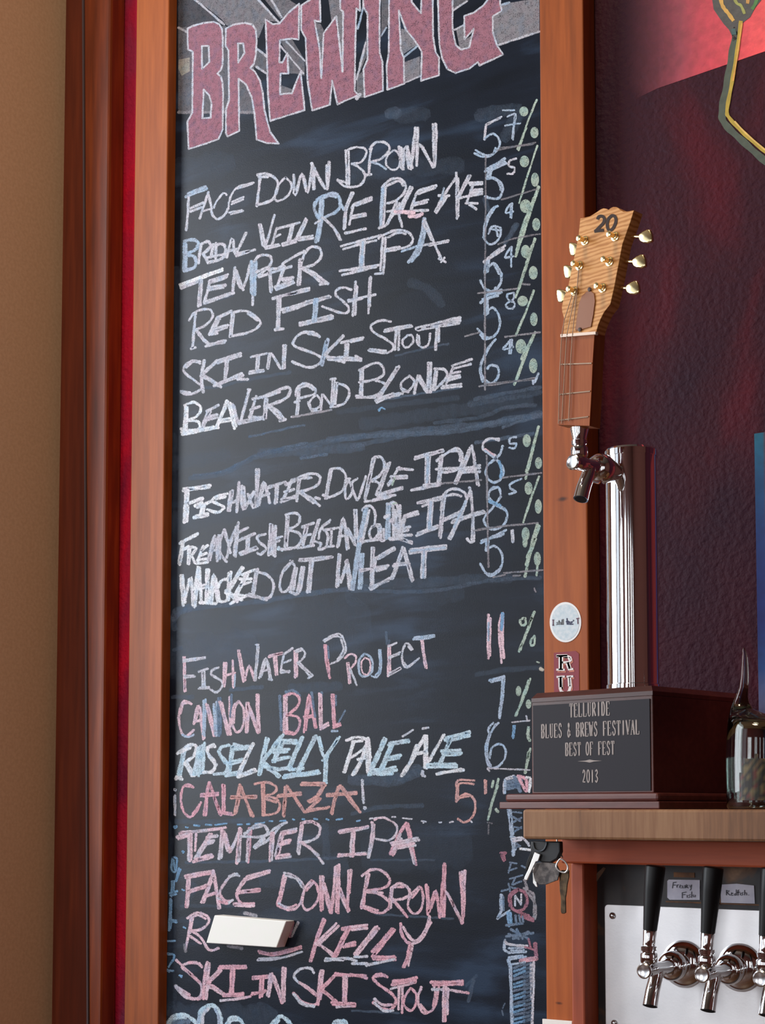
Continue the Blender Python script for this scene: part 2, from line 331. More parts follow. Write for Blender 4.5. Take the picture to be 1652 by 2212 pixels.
# chalk strokes --------------------------------------------------------
CR = {'A': (360, 200, 3.9333), 'B': (760, 200, 3.9333), 'C': (360, 560, 3.9333), 'D': (760, 560, 3.9333), 'E': (360, 920, 3.9333), 'F': (760, 920, 3.9333),
      'G': (350, 1320, 3.9333), 'H': (760, 1320, 3.9333), 'I': (350, 1700, 3.9333), 'J': (760, 1700, 3.9333), 'K': (660, 340, 3.9333), 'L': (640, 960, 3.9333),
      'M': (350, 2090, 3.9333), 'X': (370, 0, 4.0293), 'Z': (770, 0, 4.0293)}
LAY = [0]
def cvt(crop, s):
    ox, oy, k = CR[crop]; out = []
    for seg in s.split(';'):
        seg = seg.strip()
        if seg: out.append([(ox+float(p.split(',')[0])/k, oy+float(p.split(',')[1])/k) for p in seg.split()])
    return out
COL = {'w': C3(212, 216, 230), 'b': C3(182, 202, 226), 'l': C3(206, 232, 248), 'p': C3(236, 208, 222), 'k': C3(232, 184, 200), 's': C3(222, 176, 174), 'g': C3(184, 206, 196),
       'd': C3(120, 140, 165), 'u': C3(136, 180, 220), 'h': C3(240, 246, 255), 'm': C3(172, 124, 142), 'y': C3(200, 198, 188), 'o': C3(160, 160, 170)}
class Chalk:
    def __init__(s): s.vs = []; s.fs = []; s.uv = []; s.col = []
    def stroke(s, pts, width, c, alpha=1.0, jit=.8, c2=None, smooth=True):
        LAY[0] += 1; Y = -.00010-.00000018*LAY[0]
        if 2.9 < width < 8: width *= 1.32
        if len(pts) == 1: pts = [pts[0], (pts[0][0]+width*.8, pts[0][1]+.5)]
        if smooth: pts = crom(pts, 5)
        # resample long straight runs so that the width can wander
        q = [pts[0]]
        for a, b in zip(pts, pts[1:]):
            L = math.hypot(b[0]-a[0], b[1]-a[1]); n = max(1, int(L/9))
            for i in range(1, n+1): q.append((a[0]+(b[0]-a[0])*i/n, a[1]+(b[1]-a[1])*i/n))
        pts = q; n = len(pts); base = len(s.vs); ph = random.random()*9
        ca = COL[c]; cb = COL[c2] if c2 else ca
        # rounded ends: extra narrow point
        d0 = Vector((pts[0][0]-pts[1][0], pts[0][1]-pts[1][1])).normalized(); d1 = Vector((pts[-1][0]-pts[-2][0], pts[-1][1]-pts[-2][1])).normalized()
        pts = [(pts[0][0]+d0.x*width*.35, pts[0][1]+d0.y*width*.35)]+pts+[(pts[-1][0]+d1.x*width*.35, pts[-1][1]+d1.y*width*.35)]; n = len(pts)
        for i, (x, y) in enumerate(pts):
            a = pts[max(i-1, 0)]; b = pts[min(i+1, n-1)]; dx, dy = b[0]-a[0], b[1]-a[1]; L = math.hypot(dx, dy) or 1; nx, ny = -dy/L, dx/L
            hw = width*.5*(1+.13*math.sin(i*.9+ph)+.08*math.sin(i*2.3+ph))*(.55 if i in (0, n-1) else 1)
            jx = jit*.35*math.sin(i*1.7+ph*3); t = i/(n-1)
            cc = tuple(ca[k]*(1-t)+cb[k]*t for k in range(3))+(alpha,)
            for u in (-1, 0, 1):
                s.vs.append(W(x+nx*(hw*u)+jx*nx, y+ny*(hw*u)+jx*ny, Y)); s.uv.append((float(u), t)); s.col.append(cc)
        for i in range(n-1):
            a = base+i*3
            for k in (0, 1): s.fs.append((a+k, a+k+1, a+k+4, a+k+3))
    def fill(s, loops, c, alpha):
        LAY[0] += 1; Y = -.00010-.00000018*LAY[0]; base = len(s.vs)
        flat = [p for l in loops for p in l]; tris = tessellate_polygon([[Vector((x, -y, 0)) for x, y in l] for l in loops])
        for x, y in flat: s.vs.append(W(x, y, Y)); s.uv.append((0, 0)); s.col.append(COL[c][:3]+(alpha,))
        for t in tris: s.fs.append(tuple(base+i for i in t))
    def build(s, name, mat, parent, label=None):
        me = bpy.data.meshes.new(name); me.from_pydata([tuple(v) for v in s.vs], [], s.fs)
        u = me.uv_layers.new(name='UVMap'); ca = me.color_attributes.new('Col', 'FLOAT_COLOR', 'POINT')
        for i, l in enumerate(me.loops): u.data[i].uv = s.uv[l.vertex_index]
        for i, c in enumerate(s.col): ca.data[i].color = c
        o = link(name, me, mat, parent); o.matrix_parent_inverse = Matrix.Translation(parent.location).inverted()
        if label: o['label'] = label
        return o
def line(label, items, c='w', w=5.0, c2=None, alpha=1.0, name='chalk_lettering', mat=None):
    k = Chalk()
    w *= 1.0
    for it in items:
        crop, s = it[0], it[1]; cc = it[2] if len(it) > 2 and it[2] else c; ww = it[3] if len(it) > 3 else w; al = it[4] if len(it) > 4 else alpha
        for pts in cvt(crop, s):
            c2x = c2 if (c2 and random.random() < .55) else cc
            k.stroke(pts, ww, cc, al, c2=c2x)
    return k.build(name, mat or CH, BOARDT, label)
# smears of wiped chalk plus painted sheen washes first (lowest), then outlines and lettering
k = Chalk()
for crop, s, ww, al in [('E', '200,445 480,400 800,245 1200,165 1652,95 2000,70 2500,40 2900,-60 3200,-90', 12, .42), ('E', '230,420 480,385 800,235 1190,145', 5, .6),
                        ('E', '800,235 1200,210 1652,180', 22, .38), ('E', '1140,275 1360,240', 6, .7), ('E', '1140,275 1180,250', 4, .6), ('D', '-200,1530 400,1470 900,1420 1250,1390 1600,1310', 14, .42),
                        ('D', '0,1590 500,1490 800,1465', 12, .38), ('D', '1040,1190 1300,1140 1600,1085', 9, .4), ('D', '1000,1230 1600,1130', 14, .22), ('D', '700,1390 1100,1340 1300,1260 1560,1240', 7, .3),
                        ('D', '1280,1430 1420,1380 1550,1350', 5, .5), ('D', '1050,1560 1540,1480', 6, .5), ('D', '-120,1300 400,1230 900,1180', 12, .16), ('D', '100,1400 1500,1200', 30, .16),
                        ('E', '60,1640 150,1570 400,1530 800,1490 1100,1440 1400,1400 1700,1370', 12, .5), ('F', '0,1400 300,1405 500,1410 800,1385 1200,1310 1600,1290', 9, .35), ('F', '0,1340 600,1330 1050,1300 1350,1290', 22, .22),
                        ('E', '60,1640 90,1580 200,1540', 18, .5), ('G', '80,60 110,150', 14, .4), ('G', '100,330 160,310', 10, .4), ('G', '90,730 260,730', 10, .35), ('G', '580,670 850,645', 7, .5),
                        ('G', '1100,660 1500,640', 24, .25), ('H', '1060,540 1300,500 1600,480', 12, .22), ('H', '0,1430 300,1440 480,1400 560,1340', 26, .38), ('H', '380,1420 560,1370', 18, .3),
                        ('C', '300,1090 450,1080 700,1020 1050,960', 6, .35), ('C', '700,1510 1100,1420 1170,1410', 4, .65), ('D', '370,820 700,740 820,720', 4, .4), ('D', '280,1190 600,1140 920,1090', 4, .6),
                        ('C', '300,380 560,310', 4, .4), ('B', '320,180 380,170', 30, .3), ('B', '400,200 620,180', 34, .14), ('D', '500,200 640,250 760,380', 22, .14), ('B', '0,700 400,640 900,620', 40, .12),
                        ('I', '120,290 400,300 900,270', 12, .3), ('I', '200,640 900,630 1500,600', 5, .4), ('I', '160,1010 700,1010', 6, .2), ('J', '0,230 260,170 600,160', 10, .3), ('J', '200,1080 860,1120', 4, .4),
                        ('J', '160,620 700,620', 4, .3), ('I', '900,760 1500,660', 60, .16), ('I', '1380,330 1400,600', 18, .2), ('I', '150,1000 260,850', 30, .18), ('J', '0,1900 400,1920', 4, .4),
                        ('J', '1030,1640 990,1820', 9, .4), ('J', '970,1690 1060,1600', 5, .3), ('J', '200,560 900,520', 90, .10), ('G', '60,260 1600,120', 130, .13), ('I', '20,300 60,1900', 34, .16), ('E', '40,100 40,1600', 30, .15), ('C', '60,100 60,1600', 30, .13), ('G', '0,420 700,330', 90, .14), ('I', '80,1950 900,1960', 60, .2), ('E', '60,820 900,640', 50, .13), ('A', '20,700 500,600', 60, .12), ('I', '700,1200 1500,1100', 70, .10), ('E', '0,330 500,250', 30, .14), ('F', '0,1450 900,1430', 40, .12), ('B', '1080,200 1400,150 1300,380', 30, .2), ('B', '1130,900 1160,1000', 12, .3), ('B', '1300,1280 1400,1120', 12, .4)]:
    for pts in cvt(crop, s): k.stroke(pts, ww, 'd', al, jit=2)
k.build('chalk_smear_and_sheen', DUST_SHEEN, BOARDT, 'bluish smears of wiped chalk with painted sheen washes')['kind'] = 'stuff'
# backdrop of grey chalk rays behind the big word
k = Chalk()
for crop, c, al, s in [('X', 'o', .42, '60,240 130,235 470,225 830,480 830,620 720,580 740,980 60,975'), ('X', 'o', .22, '60,-700 200,-700 200,-20 450,205 130,240 60,240'),
                       ('X', 'o', .62, '200,-20 100,-700 760,-700 760,-20 930,190 820,180 760,330 480,220 440,170'), ('X', 'o', .5, '800,-20 780,-700 1000,-700 1000,-20 1090,40 950,170'),
                       ('X', 'o', .45, '945,350 1050,340 1160,520 1160,660 1080,640 1010,640 1010,470'), ('X', 'o', .55, '950,740 1060,780 1050,820 945,820'), ('X', 'y', .6, '65,520 160,500 160,620 90,660 60,600'),
                       ('X', 'o', .6, '1365,-20 1365,-700 1470,-700 1470,-20 1490,100 1490,620 1430,150 1395,200'), ('X', 'o', .5, '1250,190 1300,210 1330,270 1300,500'),
                       ('Z', 'o', .5, '0,690 90,300 90,480 20,650 70,600 60,850 0,850'), ('Z', 'o', .4, '220,-700 280,-700 275,200 215,330'), ('Z', 'o', .7, '390,250 430,260 540,380 410,470 385,430'),
                       ('Z', 'o', .7, '420,540 550,490 550,665 420,715'), ('Z', 'o', .7, '865,250 940,215 945,345 1015,300 980,410 900,430'), ('Z', 'o', .75, '1180,140 1265,95 1245,40 1590,-20 1590,275 1240,395 1190,290'),
                       ('Z', 'o', .4, '840,-20 840,-700 1000,-700 980,0 850,90')]:
    k.fill([cvt(crop, s)[0]], c, al)
for crop, s, ww, c in [('X', '200,-10 460,215', 4, 'w'), ('X', '60,978 740,978', 5, 'o'), ('X', '740,-20 930,190', 4, 'w'), ('X', '860,-20 960,150', 4, 'w'), ('Z', '1240,390 1590,275', 4, 'w'), ('Z', '840,90 960,10', 4, 'w'),
                       ('X', '740,420 830,490', 4, 'w'), ('X', '740,580 830,640', 4, 'w'), ('X', '60,240 140,280', 4, 'w'), ('X', '1000,360 1160,530', 3, 'w'), ('X', '950,400 1150,640', 3, 'w'), ('Z', '0,690 80,370', 4, 'w'), ('Z', '10,250 60,60', 4, 'b'), ('Z', '410,500 540,390', 4, 'b'), ('Z', '420,720 560,660', 3, 'w'), ('Z', '850,260 930,220', 3, 'w'), ('Z', '1220,60 1330,20', 4, 'b'), ('Z', '215,310 260,240', 3, 'b'), ('X', '1280,10 1300,180', 3, 'b'), ('Z', '0,860 30,820', 8, 'w')]:
    for pts in cvt(crop, s): k.stroke(pts, ww, c, .8)
k.build('chalk_rays', CH, BOARDT, 'grey chalk rays behind the big pink word')['kind'] = 'stuff'
BREW = {
 'B': ('X', ['140,250 190,225 280,200 370,190 415,210 440,250 447,320 447,560 430,610 400,640 430,665 445,720 450,800 447,1130 410,1210 300,1250 150,1297 140,1060 182,980 187,450 145,430', '265,400 325,400 330,540 268,600', '282,778 330,830 350,900 342,1025 270,1030']),
 'R': ('X', ['475,250 540,215 640,198 705,215 735,260 742,350 735,480 720,550 688,592 725,620 770,700 795,800 810,960 860,1150 935,1250 830,1245 742,1215 725,1000 700,850 650,735 585,685 590,1140 490,1188 475,1160 475,950 502,870 497,440 472,400', '580,378 625,378 637,460 582,545']),
 'E': ('X', ['820,168 880,210 940,205 1020,110 1112,32 1108,345 1050,335 945,350 940,540 965,545 1010,462 1018,640 950,640 945,820 1050,812 1080,730 1125,622 1160,958 860,1052 840,800 832,500']),
 'W': ('X', ['1130,50 1290,-60 1298,190 1245,178 1290,420 1305,680 1325,290 1435,140 1490,625 1495,100 1470,80 1470,-260 1640,-260 1640,95 1610,72 1600,400 1595,790 1625,828 1445,908 1400,700 1378,912 1225,962 1185,700 1168,330 1130,260']),
 'I': ('Z', ['50,-260 215,-260 200,80 200,450 225,540 230,790 70,845 60,600 95,520 95,120 60,60']),
 'N': ('Z', ['285,-260 450,-260 480,20 560,115 570,-260 660,-260 665,320 690,460 717,500 717,655 560,703 568,450 505,350 430,260 368,90 385,440 410,500 415,728 268,782 262,570 280,460']),
 'G': ('Z', ['700,-260 835,-260 835,260 865,395 910,432 980,412 1020,250 940,342 936,140 1020,110 1100,50 1180,-50 1180,-260 1250,-260 1250,40 1265,95 1185,140 1185,280 1225,400 1275,475 1070,570 1055,540 980,598 860,635 790,600 745,510 720,380'])}
for ch, (crop, loops) in BREW.items():
    k = Chalk(); L = [cvt(crop, l)[0] for l in loops]
    k.fill(L, 'm', .88)
    for l in L:
        for a, b in zip(l, l[1:]+l[:1]):
            if math.hypot(a[0]-b[0], a[1]-b[1]) > .5: k.stroke([a, b], 3.2, 'w', .95, jit=.5)
    k.build('chalk_letter', CH, BOARDT, 'pink filled chalk letter %s with a white outline' % ch)
line('chalk line FACE DOWN BROWN in white', [
 ('A', '160,885 340,815; 180,860 330,800', 'b', 5.5), ('A', '185,890 180,1020 165,1170; 200,985 310,935; 200,1010 300,975; 350,850 375,950 385,1030 430,1075 490,1040 520,990; 280,1070 330,920 355,845', 'w', 4.5),
 ('A', '300,1010 385,985; 510,870 480,855 420,930 400,980', 'w', 3.5), ('A', '740,765 620,795 560,850 530,930 525,985; 730,775 600,815; 555,930 655,885; 550,950 650,905; 545,1035 650,1005; 530,1020 640,1000', 'w', 3.6),
 ('A', '765,965 780,840 795,715; 770,700 850,690 940,750 930,850 880,920 765,955; 780,715 860,715', 'w'), ('A', '1010,720 960,770 925,850 925,915 980,910 1040,860 1060,780 1010,720', 'w', 4),
 ('A', '1080,700 1090,870 1150,690 1195,850 1240,620; 1235,620 1250,820; 1230,600 1270,680 1360,820 1380,590; 1255,640 1245,820; 1360,620 1365,820', 'w', 5.5),
 ('A', '1520,490 1530,780; 1545,490 1550,780; 1530,490 1600,465 1680,475 1695,520 1650,590 1570,605', 'w', 4), ('A', '1580,605 1640,640 1685,700 1660,770 1600,800 1510,795 1450,740; 1450,745 1530,765', 'w', 4.5),
 ('B', '145,700 150,560 165,470; 115,700 165,695; 150,480 200,425 280,425 320,480 250,560 160,590', 'w', 4.5), ('B', '165,590 230,610 290,650', 'b', 4),
 ('B', '350,490 300,540 290,610 340,655 390,640 410,570 380,500 350,490', 'w', 3.5), ('B', '400,460 425,650 455,460 495,655 540,300; 415,470 435,650; 470,460 510,640', 'w', 6), ('B', '560,300 550,620; 570,440 600,470 690,635; 710,265 715,400 700,630; 690,270 700,600', 'w', 5.5)])
line('chalk line BRIDAL VEIL RYE PALE ALE in white', [
 ('A', '150,1280 145,1510; 150,1265 210,1250 265,1270 250,1330 165,1370; 175,1380 240,1400 240,1480 145,1515; 165,1290 160,1500', 'b', 6), ('A', '290,1290 270,1450; 290,1290 350,1265 370,1310 310,1370; 310,1370 350,1440; 395,1290 375,1400; 420,1280 415,1430; 430,1290 480,1290 500,1340 470,1410 350,1445', 'w', 5.5),
 ('A', '510,1400 555,1240 575,1360; 520,1345 600,1330; 675,1190 590,1370; 590,1388 750,1335; 580,1370 700,1345; 350,1400 480,1375', 'w', 5),
 ('A', '785,1120 830,1310 915,1040; 800,1120 840,1300; 935,1150 890,1310; 930,1160 1130,1105; 915,1230 965,1205; 840,1325 960,1300; 830,1310 950,1290; 1060,1130 1030,1270; 1075,1130 1045,1260; 980,1285 1130,1240; 985,1300 1100,1270; 1180,1070 1100,1240; 1190,1080 1120,1240; 1090,1245 1240,1215; 1120,1255 1245,1235', 'w', 4.6),
 ('K', '125,370 120,520 85,720; 145,360 140,510 105,710; 85,400 110,350 200,310 270,315 295,400 260,460 160,510; 80,380 75,440 110,520; 130,350 200,325 260,335; 290,390 330,450', 'b', 5.5), ('K', '140,510 200,560 250,620 290,700; 160,520 240,600 300,700; 80,560 120,540', 'w', 4.5),
 ('K', '405,300 340,460 325,610; 390,300 330,450; 340,460 335,600; 560,340 430,390 390,430; 560,360 430,410; 400,430 370,570; 380,500 510,480; 390,515 510,495; 335,645 510,605', 'w', 5),
 ('K', '655,260 640,590', 'b', 7), ('K', '680,250 660,580; 650,250 720,190 800,180 850,240 830,310 760,370 690,390; 690,240 790,200 830,240; 620,600 680,580; 690,570 770,380; 770,370 790,480 820,590; 800,390 700,560; 690,460 800,440', 'w', 4.6),
 ('K', '905,255 820,440; 890,250 800,430; 740,480 900,455 1040,450; 1110,240 1000,270 940,310 890,470; 1100,255 960,310; 930,390 1040,360; 920,405 1030,380', 'w', 5), ('K', '880,500 940,500 990,480; 760,460 920,470', 'p', 7),
 ('K', '1100,460 1170,330 1270,180; 1110,470 1200,330; 1280,130 1285,350 1285,520; 1295,180 1295,500; 1130,325 1220,325', 'w', 5), ('K', '1175,260 1150,360', 'b', 4), ('K', '1400,155 1300,340; 1385,155 1290,340; 1290,350 1400,325 1500,310; 1390,220 1500,210; 1420,240 1370,380; 1400,235 1500,225; 1400,280 1500,270; 1400,300 1500,290; 1360,390 1460,390; 1390,400 1450,440', 'w', 5)])
line('first chalk line TEMPTER IPA in white', [
 ('C', '110,215 475,80; 115,228 475,95', 'h', 4.5), ('C', '120,245 280,185; 285,180 270,400; 295,180 285,390; 360,190 520,130; 370,200 510,150; 370,180 320,370; 360,240 500,220; 360,260 480,240; 320,375 520,305; 330,360 540,290', 'w', 5.5),
 ('C', '580,70 560,290; 580,80 640,250 720,20; 590,100 650,260; 530,300 570,285', 'w', 5.5), ('C', '735,20 730,390', 'w', 4.5), ('C', '755,20 745,300; 720,20 725,290', 'b', 7), ('C', '740,20 790,-30 870,-30 890,20 860,70 780,140; 760,110 850,70', 'w', 5),
 ('C', '860,85 960,70 1010,20 1170,-70; 780,150 1060,60; 870,80 885,280; 880,90 890,270', 'w', 5), ('C', '1000,60 935,240; 980,170 1075,155; 930,255 1080,200; 920,240 1070,185; 990,180 1060,170', 'w', 6),
 ('C', '1130,0 1115,220; 1145,0 1130,215; 1150,10 1180,-60 1230,-105 1300,-90 1310,-20 1250,45 1170,70; 1160,70 1240,110 1310,160 1370,210; 1150,80 1230,130 1330,210; 1300,215 1375,205', 'w', 5),
 ('K', '300,755 640,660; 320,780 470,735 600,705', 'w', 4.5), ('K', '475,720 460,950; 500,710 485,940; 640,660 620,690', 'w', 5), ('K', '487,720 472,945', 'b', 5), ('K', '290,965 430,945 620,915; 310,1000 430,970 600,930', 'w', 5), ('K', '655,680 635,960; 680,680 660,990; 590,990 660,985', 'w', 4.6),
 ('K', '640,670 760,620 860,630 910,690 880,750 780,780 680,800; 700,680 780,640 850,650; 690,780 800,760', 'w', 4.5), ('K', '875,890 960,760 1010,520; 900,880 980,760 1020,560', 'b', 7), ('K', '1010,530 1080,700 1150,860; 1000,560 1070,700', 'w', 5), ('K', '815,800 960,750 1050,740', 'b', 4), ('K', '1000,745 1215,705; 1050,750 1210,715; 1130,860 1190,890; 1150,890 1180,850', 'w', 4)])
line('chalk line RED FISH in white', [
 ('C', '245,460 235,560 220,750', 'w', 5), ('C', '205,760 245,750; 190,520 230,460 290,430 370,430 390,490 330,560 240,600; 240,600 290,660 350,730; 255,600 310,670 370,730', 'w', 4.4), ('C', '550,440 430,500; 430,500 360,640; 450,500 380,640; 390,600 520,560; 395,615 510,580; 330,740 500,690; 345,725 490,705; 360,640 430,630', 'w', 5.5),
 ('C', '570,470 550,650; 555,460 535,660; 570,450 680,440 780,510 790,560 700,620 540,655; 690,460 770,520', 'w', 4.6), ('C', '900,335 1210,245; 920,325 1210,260', 'w', 5.5), ('C', '965,310 950,600; 945,320 940,590; 980,430 1180,370; 920,600 990,590; 990,450 1180,385', 'w', 5.5),
 ('C', '1180,380 1390,320; 1180,365 1380,315; 1130,560 1410,500; 1130,545 1400,480; 1150,555 1410,485', 'w', 5.5), ('C', '1260,340 1245,530; 1275,340 1265,525', 'b', 6), ('C', '1570,260 1500,240 1440,265 1440,310 1490,350 1545,410 1530,455 1460,450 1320,400', 'w', 4.6), ('C', '1605,190 1580,480; 1615,230 1600,470', 'w', 5),
 ('D', '-32,350 200,300; 150,160 140,460; 160,150 150,400; -30,360 90,335', 'w', 4.6)])
line('first chalk line SKI IN SKI STOUT in white', [
 ('C', '285,885 225,860 155,905 150,960 250,1040 305,1085 250,1130 180,1150 120,1130; 285,870 220,875 165,920; 120,1120 200,1135', 'w', 4.6), ('C', '320,860 295,1000 310,1130; 430,860 290,990; 290,990 370,1030 460,1085; 300,980 450,1070', 'w', 6), ('C', '430,880 630,820; 430,865 630,800; 440,875 620,810', 'w', 5.5), ('C', '520,850 500,1030; 505,860 490,1030; 400,1075 650,985; 430,1060 640,970; 600,1020 690,1020', 'w', 5),
 ('C', '715,830 850,800; 770,815 760,960; 785,815 775,950; 700,970 825,950; 705,955 820,940; 880,800 860,930; 870,800 855,920; 890,800 970,930; 995,730 985,930; 1010,730 1000,925', 'w', 4.6),
 ('C', '1300,660 1240,620 1140,630 1075,700 1100,745 1250,800 1320,850 1260,910 1180,915 1065,870; 1290,650 1200,630', 'w', 5), ('C', '1370,680 1320,900; 1355,700 1310,890', 'b', 6), ('C', '1490,660 1340,810; 1500,650 1360,800; 1340,810 1420,850 1510,875', 'w', 5.5), ('C', '1480,710 1670,665; 1540,720 1530,850; 1520,720 1515,840; 1360,835 1500,835 1652,845; 1370,850 1652,860', 'w', 5),
 ('D', '-10,700 90,680; 30,820 80,850', 'w', 4.5), ('D', '330,530 250,520 165,560 185,620 290,680 355,740 300,795 140,775; 150,765 290,780', 'w', 4.5), ('D', '275,615 510,570; 280,600 500,560; 375,600 365,770; 400,600 395,770', 'w', 5), ('D', '475,645 430,690 440,740 480,745 520,700 510,650 475,645', 'w', 4),
 ('D', '555,640 555,710 600,750 650,720 665,630; 570,650 575,720', 'w', 4), ('D', '545,590 920,495; 560,600 920,520; 600,590 910,540', 'w', 6), ('D', '720,570 710,770; 740,570 735,700', 'w', 5)])
line('chalk line BEAVER POND BLONDE in white', [
 ('C', '160,1250 150,1450; 175,1260 165,1450', 'h', 6), ('C', '150,1240 230,1215 290,1260 260,1330 180,1370; 190,1370 265,1380 280,1430 230,1460 120,1440; 130,1490 440,1430; 125,1470 400,1425; 130,1455 300,1450', 'h', 5), ('C', '440,1240 340,1290; 370,1290 310,1430; 355,1290 300,1420; 330,1350 430,1320; 320,1370 430,1345', 'w', 5.5),
 ('C', '420,1430 510,1200; 430,1420 520,1210; 520,1210 575,1440; 540,1220 590,1420; 440,1370 560,1350; 440,1385 540,1370', 'h', 5), ('C', '570,1240 620,1390 700,1110; 690,1105 710,1110; 560,1230 610,1390; 700,1110 630,1370', 'w', 5), ('C', '760,1165 700,1370; 710,1280 790,1250; 730,1190 850,1160; 610,1395 830,1350; 640,1380 820,1340; 700,1340 800,1345', 'w', 5.5),
 ('C', '840,1180 825,1360; 855,1190 840,1350; 810,1175 950,1110 1040,1090 1040,1150 980,1200 870,1240; 870,1240 940,1290 1000,1360; 860,1250 980,1370; 960,1375 1010,1360; 850,1165 960,1125', 'w', 5.5),
 ('C', '1130,1090 1110,1330; 1120,1090 1100,1330; 1060,1340 1130,1330; 1095,1160 1110,1090 1170,1055 1240,1080 1260,1140 1130,1180; 1120,1100 1190,1075 1245,1110; 1085,1215 1130,1205', 'w', 4.4), ('C', '1270,1150 1215,1210 1230,1270 1290,1260 1310,1200 1270,1150; 1200,1215 1230,1285 1300,1290', 'w', 4), ('C', '1320,1150 1310,1290; 1330,1150 1400,1250; 1410,1020 1400,1250; 1425,1020 1415,1240; 1390,1020 1435,1015', 'w', 4.6), ('C', '1450,1050 1430,1240; 1440,1050 1530,1085 1550,1150 1500,1230 1390,1255', 'w', 4.6),
 ('C', '1070,1340 1400,1280', 'o', 4),
 ('D', '95,930 85,1160; 75,940 70,1160; 60,945 200,880 265,920 260,990 160,1030 60,1045; 200,1030 280,1060 250,1130 150,1170 35,1160; 40,1175 200,1175', 'w', 4.6), ('D', '400,910 230,1180; 385,920 220,1170; 210,1215 330,1160 430,1140; 200,1200 350,1140; 280,1180 400,1150', 'w', 5.5), ('D', '490,990 420,1050 430,1120 490,1110 530,1040 490,990; 430,1100 480,1130', 'w', 4.2),
 ('D', '560,990 530,1140; 570,990 650,1130; 650,880 645,1130; 670,880 665,1130; 560,1010 640,1130', 'w', 5.5), ('D', '710,930 690,1110; 700,930 790,940 800,1010 700,1110; 720,950 705,1090', 'w', 5), ('D', '850,905 1020,850; 860,930 1010,890; 860,920 800,1060; 830,975 920,955; 820,1030 920,1000; 825,1000 915,985; 770,1080 930,1060; 760,1095 930,1080', 'w', 4.6), ('D', '225,1280 250,1260 280,1275; 230,1290 240,1270', 'u', 3)])
line('chalk line FISHWATER DOUBLE IPAS in bluish white', [
 ('E', '140,550 370,505; 145,535 360,520; 165,545 150,820; 180,545 170,810; 180,660 305,615; 260,690 380,640; 240,680 300,650', 'h', 6.5), ('E', '300,690 285,770; 320,680 305,765; 230,780 350,760; 250,765 350,745', 'h', 6), ('E', '515,575 430,600 385,635 450,670 485,695 430,735 345,710; 500,600 420,620', 'h', 5.5), ('E', '560,550 535,720; 545,560 520,720; 615,480 595,730; 540,655 610,630', 'w', 6),
 ('E', '640,510 650,710 740,560; 655,520 665,700', 'w', 6), ('E', '690,580 750,690 780,370; 765,370 760,680', 'w', 6), ('E', '770,680 825,480 875,655; 785,670 820,520; 830,490 865,600; 790,605 870,575', 'w', 5.5), ('E', '850,530 1010,475; 870,515 1000,480; 930,510 920,660; 945,510 935,650', 'w', 5), ('E', '1060,470 985,640; 1000,560 1080,540; 970,645 1090,600; 975,625 1085,610; 1010,500 1090,465', 'w', 6),
 ('E', '1130,460 1105,640; 1120,470 1100,620; 1050,480 1140,430 1240,405 1300,430 1290,490 1230,530 1130,560; 1060,460 1150,445 1230,440; 1130,560 1220,610 1300,680; 1110,555 1250,655; 1260,610 1300,620', 'w', 5),
 ('L', '300,215 255,460; 285,215 250,450; 290,210 370,205 420,270 400,380 330,430 245,460; 225,430 280,450', 'w', 4.8), ('L', '455,290 415,370 425,465 475,400 440,290', 'w', 4.4), ('L', '520,290 470,340 520,470 590,270; 460,340 515,475', 'w', 4.6), ('L', '665,115 585,475; 650,120 580,460; 660,110 720,110 750,180 710,260 640,305; 640,310 700,330 710,420 680,470 580,485', 'w', 5), ('L', '795,155 690,440; 780,165 680,430; 690,455 840,430; 710,430 900,375; 720,420 900,365; 650,475 800,445', 'w', 5.4),
 ('L', '855,205 990,215; 870,195 880,215; 870,200 780,340; 820,290 940,285; 800,275 940,270; 780,350 830,300', 'w', 5), ('L', '835,285 815,345', 'g', 3.5), ('L', '1005,125 1250,55; 1010,110 1245,45', 'w', 5), ('L', '1105,110 1095,350; 1130,100 1125,345', 'w', 5), ('L', '1117,110 1110,345', 'b', 5), ('L', '975,390 1220,345; 1000,385 1220,325; 1080,345 1230,330', 'w', 5), ('L', '1240,90 1215,340; 1225,100 1200,340; 1190,140 1300,60 1375,35 1410,100 1390,190 1320,230 1230,235; 1310,60 1380,60 1390,140; 1185,210 1400,200', 'w', 5),
 ('L', '1360,335 1440,150 1490,10; 1345,330 1475,30; 1490,10 1520,200 1550,350; 1505,60 1535,340; 1380,210 1560,180; 1400,240 1560,230; 1380,225 1560,200', 'w', 5), ('F', '1250,125 1185,105 1120,140 1115,195 1150,225 1220,250; 1200,110 1250,110', 'w', 4.5), ('F', '1130,200 1200,250', 'p', 5)])
